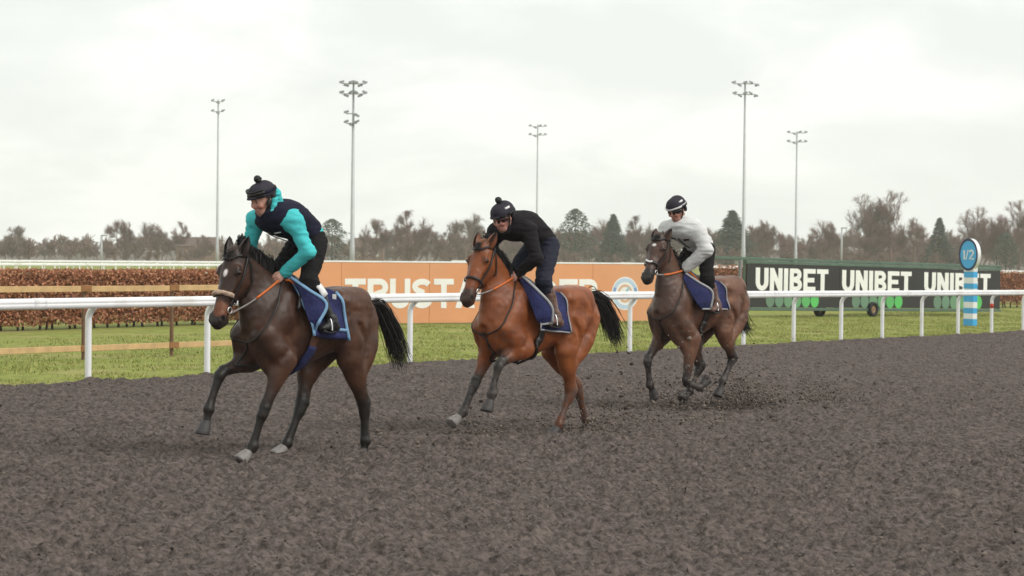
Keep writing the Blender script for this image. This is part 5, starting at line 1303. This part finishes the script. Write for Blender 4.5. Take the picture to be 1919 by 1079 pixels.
hut(1153, 1185, 491.5, 150, 'low rounded white vehicle roof over the orange board by the rear horse', True)

# ------------------------------------------------------------------ floodlight masts
def mast(u, vb, vt, wpx, tiers, label, dia=.46):
    D = dia * FPX / wpx; b = at(u[0], vb, D); t = at(u[1], vt, D); zb = gzt(min(b[0], 40)) - .2; root = empty('floodlight_mast', (b[0], b[1], zb)); tag(root, label, 'mast', 'floodlight masts')
    h_ = t[2] - zb; lean = (t[0] - b[0]) * 0
    m_ = M['galv']; hb = (b[2] - zb)
    MB().tube([(0, 0, 0), (0, 0, hb + 1.3), (0, 0, hb + 1.35), (0, 0, h_)], [dia / 2, dia / 2 * .98, dia / 2 * .85, dia / 2 * .38], 12).build('pole', m_, root, True)
    px = D / FPX
    for (v, hw, n, asym) in tiers:
        z = at(u[1], v, D)[2] - zb; w = hw * px
        MB().box((w * asym, -.12, z), (2 * w * .86, .09, .09), None).build('crossarm', m_, root)
        for k in range(n):
            x = w * asym + w * (-.9 + 1.8 * k / max(1, n - 1)); a = rnd.uniform(.2, .5) * (1 if k % 2 else -1); cr, sr = math.cos(a), math.sin(a)
            R = np.array([[cr, 0, sr], [0, 1, 0], [-sr, 0, cr]]) @ np.array([[1, 0, 0], [0, math.cos(.45), -math.sin(.45)], [0, math.sin(.45), math.cos(.45)]])
            zz = z + (.16 if k % 3 != 1 else -.16)
            lo_ = MB().box((x, -.30, zz), (.46, .40, .07), R, .025).build('floodlight', M['lampdark'], root)
            MB().box((x, -.25, (z + zz) / 2), (.06, .35, abs(zz - z) + .05)).build('bracket', m_, lo_)
mast((407, 404), 480, 186, 6.2, [(190, 11, 3, 0), (209, 11, 3, 0)], 'leftmost floodlight mast, with two narrow tiers of lamps', .42)
mast((660, 664), 486, 150, 9.6, [(157, 24, 6, 0), (176, 24, 6, 0), (213, 11, 2, -.25), (231, 11, 3, -.25)], 'tall floodlight mast with four tiers of lamps behind the orange board', .46)
mast((1005.5, 1003.5), 488, 233, 5.4, [(237, 16, 4, 0), (253, 16, 4, 0)], 'short central floodlight mast above the middle rider', .42)
mast((1393, 1397), 490, 152, 8.2, [(157, 24, 5, 0), (177, 22, 5, 0)], 'tall floodlight mast rising beside the left end of the black board', .46)
mast((1491, 1493), 490, 246, 6.0, [(249, 18, 4, 0), (266, 18, 4, 0)], 'shorter floodlight mast behind the black board', .44)
def pole(u, vb, vt, wpx, D, label):
    b = at(u, vb, D); t = at(u, vt, D); zb = gzt(min(b[0], 40)) - .2; o = empty('lamp_post', (b[0], b[1], zb)); tag(o, label, 'post')
    MB().tube([(0, 0, 0), (0, 0, t[2] - zb)], wpx * D / FPX / 2, 8).build('pole', M['galv'], o, True); MB().box((.3, 0, t[2] - zb), (.8, .2, .12)).build('lamp_head', M['lampdark'], o)
pole(190, 486, 441, 4, 260, 'thin grey post against the far trees at the far left')
pole(1577, 488, 427, 3, 300, 'thin dark post against the far trees above the black board')
# ------------------------------------------------------------------ trees
BARK = mat('bare_twigs', (.200, .122, .108), .95, .2, .5, spec=.1)
BARK2 = mat('bare_twigs_grey', (.200, .134, .114), .95, .2, .5, spec=.1)
BARKR = mat('bare_twigs_red', (.215, .120, .108), .95, .2, .5, spec=.1)
CONI = mat('conifer_needles', (.055, .072, .052), .9, .3, .8, spec=.1)
class Segs:
    """straight tapered twigs gathered as arrays, built as one mesh"""
    def __init__(s): s.a = []; s.b = []; s.r = []; s.q = []
    def add(s, a, b, r0, r1): s.a.append(a); s.b.append(b); s.r.append(r0); s.q.append(r1)
    def data(s, n=3):
        A, B = np.array(s.a), np.array(s.b); r0, r1 = np.array(s.r)[:, None], np.array(s.q)[:, None]; T = B - A; T /= np.linalg.norm(T, axis=1)[:, None] + 1e-9
        U = np.cross(T, np.array([.31, .52, .80])); U /= np.linalg.norm(U, axis=1)[:, None] + 1e-9; W_ = np.cross(T, U); V = []
        for P, R in ((A, r0), (B, r1)):
            for k in range(n): a = 2 * math.pi * k / n; V.append(P + (U * math.cos(a) + W_ * math.sin(a)) * R)
        V = np.stack(V, 1).reshape(-1, 3); o = (np.arange(len(A)) * 2 * n)[:, None]
        F = np.vstack([o + np.array([k, (k + 1) % n, n + (k + 1) % n, n + k]) for k in range(n)]); return V, F
def bare_tree(seed, hgt, spread, levels=4, upright=.5, twig=.03, ntw=7):
    rg = random.Random(seed); ng = np.random.default_rng(seed); trunk = Segs(); crown = Segs()
    def branch(p, d, L_, r, lv):
        n = 3; q = p; dd = d; P = [p]
        for i in range(n):
            dd = dd + np.array([rg.gauss(0, .16), rg.gauss(0, .16), rg.gauss(.02 + .06 * upright, .09)]); dd = dd / np.linalg.norm(dd); w = q + dd * L_ / n
            (trunk if lv >= levels else crown).add(q, w, r * (1 - .4 * i / n), r * (1 - .4 * (i + 1) / n)); q = w; P.append(q)
        if lv <= 1:
            m = ntw; t = ng.random(m) * n * .999; ii = t.astype(int); f_ = (t - ii)[:, None]; Pa = np.array(P); S = Pa[ii] * (1 - f_) + Pa[ii + 1] * f_
            D_ = dd + ng.normal(0, .62, (m, 3)) + [0, 0, .15 * upright]; D_ /= np.linalg.norm(D_, axis=1)[:, None]; E_ = S + D_ * (L_ * ng.uniform(.5, 1.25, (m, 1)))
            for a, b in zip(S, E_): crown.add(a, b, twig, twig * .35)
        if lv == 0: return
        for k in range(rg.randint(3, 4)):
            t = rg.uniform(.3, 1.0) if k else 1.0; i = min(n - 1, int(t * n)); s0 = P[i] + (P[i + 1] - P[i]) * (t * n - i)
            a = rg.uniform(0, 6.283); tilt = rg.uniform(.4, .95) * spread if k else rg.uniform(.1, .4)
            u = np.cross(dd, [0.3, .5, .8]); u /= np.linalg.norm(u); v = np.cross(dd, u); nd = dd * math.cos(tilt) + (u * math.cos(a) + v * math.sin(a)) * math.sin(tilt)
            branch(s0, nd / np.linalg.norm(nd), L_ * rg.uniform(.6, .84), max(r * .55, twig * 1.2), lv - 1)
    branch(np.array([0., 0, 0]), np.array([0, 0, 1.]), hgt * .27, hgt * .020, levels)
    return trunk, crown
def norm_mesh(mb, k):
    return np.array(mb.v) * k
def conifer(seed, hgt, w, pw=1.0, rounded=False):
    rg = random.Random(seed); tr = MB().tube([(0, 0, 0), (0, 0, hgt)], [hgt * .02, .03], 6); cr = MB()
    for i in range(1500):
        t = rg.random() ** .8; z = hgt * (.12 + .88 * t); rad = w * ((1 - t) ** pw if not rounded else max(.03, 1 - t ** 2.0) ** .65) * rg.uniform(.45, 1.08) * (.92 + .12 * math.sin(z * 2.2 + rg.random()))
        a = rg.random() * 6.283; c_ = np.array([math.cos(a) * rad, math.sin(a) * rad, z]); o = np.array([math.cos(a), math.sin(a), -.25]); sd_ = np.array([-math.sin(a), math.cos(a), 0]); L_ = rg.uniform(.3, .8) * hgt * .05
        cr.add([c_ - sd_ * L_ * .5, c_ + sd_ * L_ * .5, c_ + o * L_ + [0, 0, rg.uniform(-.1, .1)], c_ + np.array([0, 0, L_ * .45])], [(0, 1, 3), (1, 2, 3), (2, 0, 3)])
    return tr, cr
PROTO = {}
def proto(key, fn):
    tr, cr = fn(); D_ = []
    for q in (tr, cr): D_.append(q.data(4 if q is tr else 3) if isinstance(q, Segs) else (np.array(q.v), q.f))
    if isinstance(cr, Segs):                                   # round the crown off to a dome
        Vc_, Fc_ = D_[1]; zt_ = Vc_[:, 2].max(); cc = np.array([0, 0, zt_ * .54]); rr_ = np.array([zt_ * .40, zt_ * .40, zt_ * .45])
        q_ = (Vc_ - cc) / rr_; d_ = np.linalg.norm(q_, axis=1) + 1e-6; s_ = np.where(d_ > .8, (.8 + (d_ - .8) * .38) / d_, 1.0); Vc_ = cc + q_ * s_[:, None] * rr_; D_[1] = (Vc_, Fc_)
    z_ = np.sort(D_[1][0][:, 2]); k = 1.0 / z_[int(len(z_) * .997)]; PROTO[key] = []
    for nm, (V, F) in zip(('trunk', 'crown'), D_):
        o = mesh_obj(nm, V * k, F); PROTO[key].append(o.data); bpy.data.objects.remove(o)
for i in range(5): proto('bare%d' % i, lambda: bare_tree(40 + i, 14, 1.0 + .1 * (i % 3), 4, .4 + .12 * i, .022, 26))
proto('big0', lambda: bare_tree(91, 18, 1.0, 5, .8, .020, 8)); proto('big1', lambda: bare_tree(95, 18, .92, 5, .9, .020, 8))
for i in range(2): proto('shrub%d' % i, lambda: bare_tree(140 + i, 6, 1.3, 2, .3, .055, 9))
proto('fir', lambda: conifer(3, 14, 3.2, 1.0)); proto('cedar', lambda: conifer(5, 13, 4.6, .55, True))
def tree(key, u, vt, D, wide, label, m_, name='bare_tree', group='leafless trees of the far wood', rz=None):
    px = D / FPX; p = at(u, 486, D); z0 = gzt(min(p[0], 40)) - .15; zt_ = at(u, vt, D)[2]; h_ = (zt_ - z0)
    o = empty(name, (p[0], p[1], z0), rnd.uniform(0, 6.28) if rz is None else rz); o.scale = (h_ * wide, h_ * wide, h_); tag(o, label, 'tree', group)
    for nm, me in zip(('trunk', 'crown'), PROTO[key]):
        q = bpy.data.objects.new(nm, me); COL.objects.link(q); q.parent = o
        if len(me.materials) == 0: me.materials.append(m_)
        else:
            q.material_slots[0].link = 'OBJECT'; q.material_slots[0].material = m_
# skyline trees that can be told apart
SK = [('big0', 1622, 366, 430, .95, 'great bare tree, left one of the tallest pair on the skyline'), ('big1', 1672, 358, 430, .85, 'great bare tree, right one of the tallest pair with a thin top'), ('bare2', 1712, 408, 420, .9, 'bare tree stepping down right of the tallest pair'),
      ('big0', 1826, 388, 420, .9, 'broad bare tree rising behind the round blue sign'), ('big1', 1908, 376, 420, .9, 'tall bare tree cut by the right picture edge'), ('bare1', 1868, 402, 425, .8, 'bare tree between the sign and the right picture edge'),
      ('bare3', 1530, 414, 460, 1.0, 'rounded bare tree behind the shorter mast at the right'), ('bare0', 770, 394, 470, 1.15, 'high rounded bare tree over the orange board lettering'), ('bare2', 872, 400, 460, 1.0, 'bare tree crown rising left of the middle horse ears'), ('bare4', 700, 410, 480, .9, 'thin pale bare tree right of the four tier mast'),
      ('bare1', 215, 411, 480, 1.0, 'bare tree crown highest above the thin grey post'), ('bare3', 275, 418, 480, 1.2, 'wide low bare tree right of the thin grey post'), ('bare0', 330, 415, 500, .9, 'bare tree left of the leftmost mast'), ('bare4', 36, 423, 500, 1.1, 'bare tree near the left picture edge'),
      ('bare2', 1408, 412, 470, 1.0, 'bare tree just right of the tall mast by the black board'), ('bare0', 1195, 404, 480, 1.0, 'bare tree behind the rear horse ears'), ('bare3', 1120, 412, 500, .9, 'bare tree between the two dark firs'), ('bare1', 1440, 420, 480, 1.1, 'low bare tree between the two right masts')]
for k, u, v, D, w, lb in SK: tree(k, u, v, D, w, lb, (BARK, BARK2, BARKR)[rnd.randrange(3)])
tree('cedar', 1078, 391, 440, 1.15, 'broad dark evergreen with domed top right of the middle rider', CONI, 'evergreen_tree', 'dark evergreens of the far wood')
tree('fir', 1149, 401, 450, 1.9, 'narrow dark fir with forked top left of the rear horse', CONI, 'evergreen_tree', 'dark evergreens of the far wood'); 
tree('fir', 1372, 394, 440, 2.5, 'dark pointed fir right of the pale grey rider', CONI, 'evergreen_tree', 'dark evergreens of the far wood')
tree('fir', 1760, 408, 430, 1.6, 'dark pointed fir left of the round blue sign', CONI, 'evergreen_tree', 'dark evergreens of the far wood')
tree('cedar', 622, 410, 440, 1.4, 'dark evergreen shoulder behind the leading rider', CONI, 'evergreen_tree', 'dark evergreens of the far wood')
tree('cedar', 1885, 436, 410, 1.2, 'dark evergreen low behind the right picture edge', CONI, 'evergreen_tree', 'dark evergreens of the far wood')
# the rest of the wood
keys = ['bare0', 'bare1', 'bare2', 'bare3', 'bare4']
def top_v(u):
    xs = [0, 80, 160, 215, 300, 400, 470, 560, 610, 650, 690, 760, 830, 900, 960, 1040, 1100, 1160, 1230, 1300, 1380, 1440, 1500, 1560, 1620, 1690, 1750, 1800, 1860, 1919]
    vs_ = [436, 440, 446, 436, 432, 436, 436, 428, 424, 440, 438, 416, 424, 416, 428, 424, 424, 424, 420, 420, 424, 430, 436, 438, 420, 424, 440, 424, 424, 416]
    return float(np.interp(u, xs, vs_)) + (7 if u < 900 else 3)
for i in range(150):
    u = -60 + 2050 * (i + rnd.uniform(-.4, .4)) / 149; D = rnd.uniform(450, 620); k = rnd.choice(keys)
    tree(k, u, top_v(u) + rnd.uniform(-3, 14), D, rnd.uniform(.8, 1.15), 'indistinct bare tree within the brown mass of the far wood', (BARK, BARK2, BARKR)[rnd.randrange(3)], group='indistinct trees of the far wood')
# undergrowth along the edge of the wood: one mass
SHF = []
for kk in range(2):
    me = PROTO['shrub%d' % kk][1]; a = np.empty(len(me.loops), np.int32); me.loops.foreach_get('vertex_index', a); SHF.append(a.reshape(-1, 4))
V, F = [], []; n = 0
for i in range(400):
    me = PROTO['shrub%d' % (i % 2)][1]
    vv = np.empty(len(me.vertices) * 3, np.float32); me.vertices.foreach_get('co', vv); vv = vv.reshape(-1, 3)
    u = -80 + 2090 * rnd.random() if i < 290 else rnd.choice((-80 - 900 * rnd.random(), 2010 + 900 * rnd.random())); D = rnd.uniform(400, 600); p = at(u, 486, D); h_ = rnd.uniform(3.2, 6.5) * D / 500 * (1 if i < 290 else 1.7); a = rnd.random() * 6.28
    c_, s_ = math.cos(a), math.sin(a); q = np.stack([vv[:, 0] * c_ - vv[:, 1] * s_, vv[:, 0] * s_ + vv[:, 1] * c_, vv[:, 2]], 1) * [h_ * 1.1, h_ * 1.1, h_] + [p[0], p[1], gzt(min(p[0], 40)) - .2]
    ff = SHF[i % 2]; V.append(q); F.append(ff + n); n += len(q)
o = mesh_obj('undergrowth', np.vstack(V), np.vstack(F), BARK2); tag(o, 'grey brown scrub and undergrowth along the foot of the far wood', 'undergrowth', kind='stuff')
# bank of dense thicket that closes the wood below the crowns
V = []; us = np.linspace(-1000, 2920, 260)
for i, u in enumerate(us):
    for j, (dv, dd) in enumerate(((0, 0), (.55, 10), (1.0, 25), (.9, 60))):
        p = at(u, 486, 650 + dd); zt_ = at(u, 470 + 14 * (float(fbm(np.array([[i * .35, j * .7]]), 3, 6)[0]) - .5), 650)[2]; z0 = gzt(min(p[0], 40)) - .3
        V.append((p[0], p[1] + rnd.uniform(-4, 4), z0 + (zt_ - z0) * dv))
tag(mesh_obj('thicket', V, grid_faces(260, 4), mat('thicket', (.17, .145, .13), 1, .35, .15, bump=1.0, bscale=.6, spec=0, coords='Object', col2=(.11, .115, .085), fac2=(.5, .7), scale2=.05)), 'dense brown thicket closing the far wood behind the trees', 'thicket', kind='stuff')
# a few houses half hidden among the trees
def house(u, v_top, D, w, h_, label, wall):
    p = at(u, v_top, D); z0 = gzt(min(p[0], 40)) - .3; H_ = p[2] - z0; root = empty('house', (p[0], p[1], z0)); tag(root, label, 'house', 'houses half hidden in the far wood')
    MB().box((0, 0, H_ * .34), (w, 6, H_ * .68)).build('wall', mat('render_%s' % wall, (.55, .50, .46) if wall == 'pale' else (.24, .15, .12), .9), root)
    MB().add([(-w * .54, -3.4, H_ * .66), (w * .54, -3.4, H_ * .66), (w * .54, 3.4, H_ * .66), (-w * .54, 3.4, H_ * .66), (-w * .5, 0, H_), (w * .5, 0, H_)], [(0, 1, 5, 4), (2, 3, 4, 5), (1, 2, 5), (3, 0, 4), (0, 3, 2, 1)]).build('roof', mat('roof_tile', (.13, .085, .075), .9), root)
    for k in (-.3, 0, .3): MB().box((k * w, -3.02, H_ * .42), (w * .13, .08, H_ * .16)).build('window', mat('house_window', (.60, .60, .58), .3), root)
house(372, 444, 500, 9, 6, 'pale house with grey roof in the trees left of the leftmost mast', 'brick')
house(690, 446, 500, 7, 6, 'brick house in the trees right of the four tier mast', 'brick')
house(1130, 458, 500, 8, 4, 'low house with white windows among the trees between the firs', 'brick')

# ------------------------------------------------------------------ winter haze
def haze():
    x0, x1, y0, y1, z0, z1 = -420, 420, -60, 860, -9, 34
    V = [(x, y, z) for x in (x0, x1) for y in (y0, y1) for z in (z0, z1)]
    m = bpy.data.materials.new('haze'); m.use_nodes = True; t = m.node_tree; t.nodes.remove(t.nodes['Principled BSDF'])
    v = t.nodes.new('ShaderNodeVolumePrincipled'); v.inputs['Color'].default_value = (.98, .98, .98, 1); v.inputs['Density'].default_value = .00034; v.inputs['Anisotropy'].default_value = .2
    t.links.new(v.outputs[0], t.nodes['Material Output'].inputs['Volume'])
    o = mesh_obj('haze', V, [(0, 1, 3, 2), (4, 6, 7, 5), (0, 4, 5, 1), (2, 3, 7, 6), (0, 2, 6, 4), (1, 5, 7, 3)], m); o['kind'] = 'stuff'
haze()
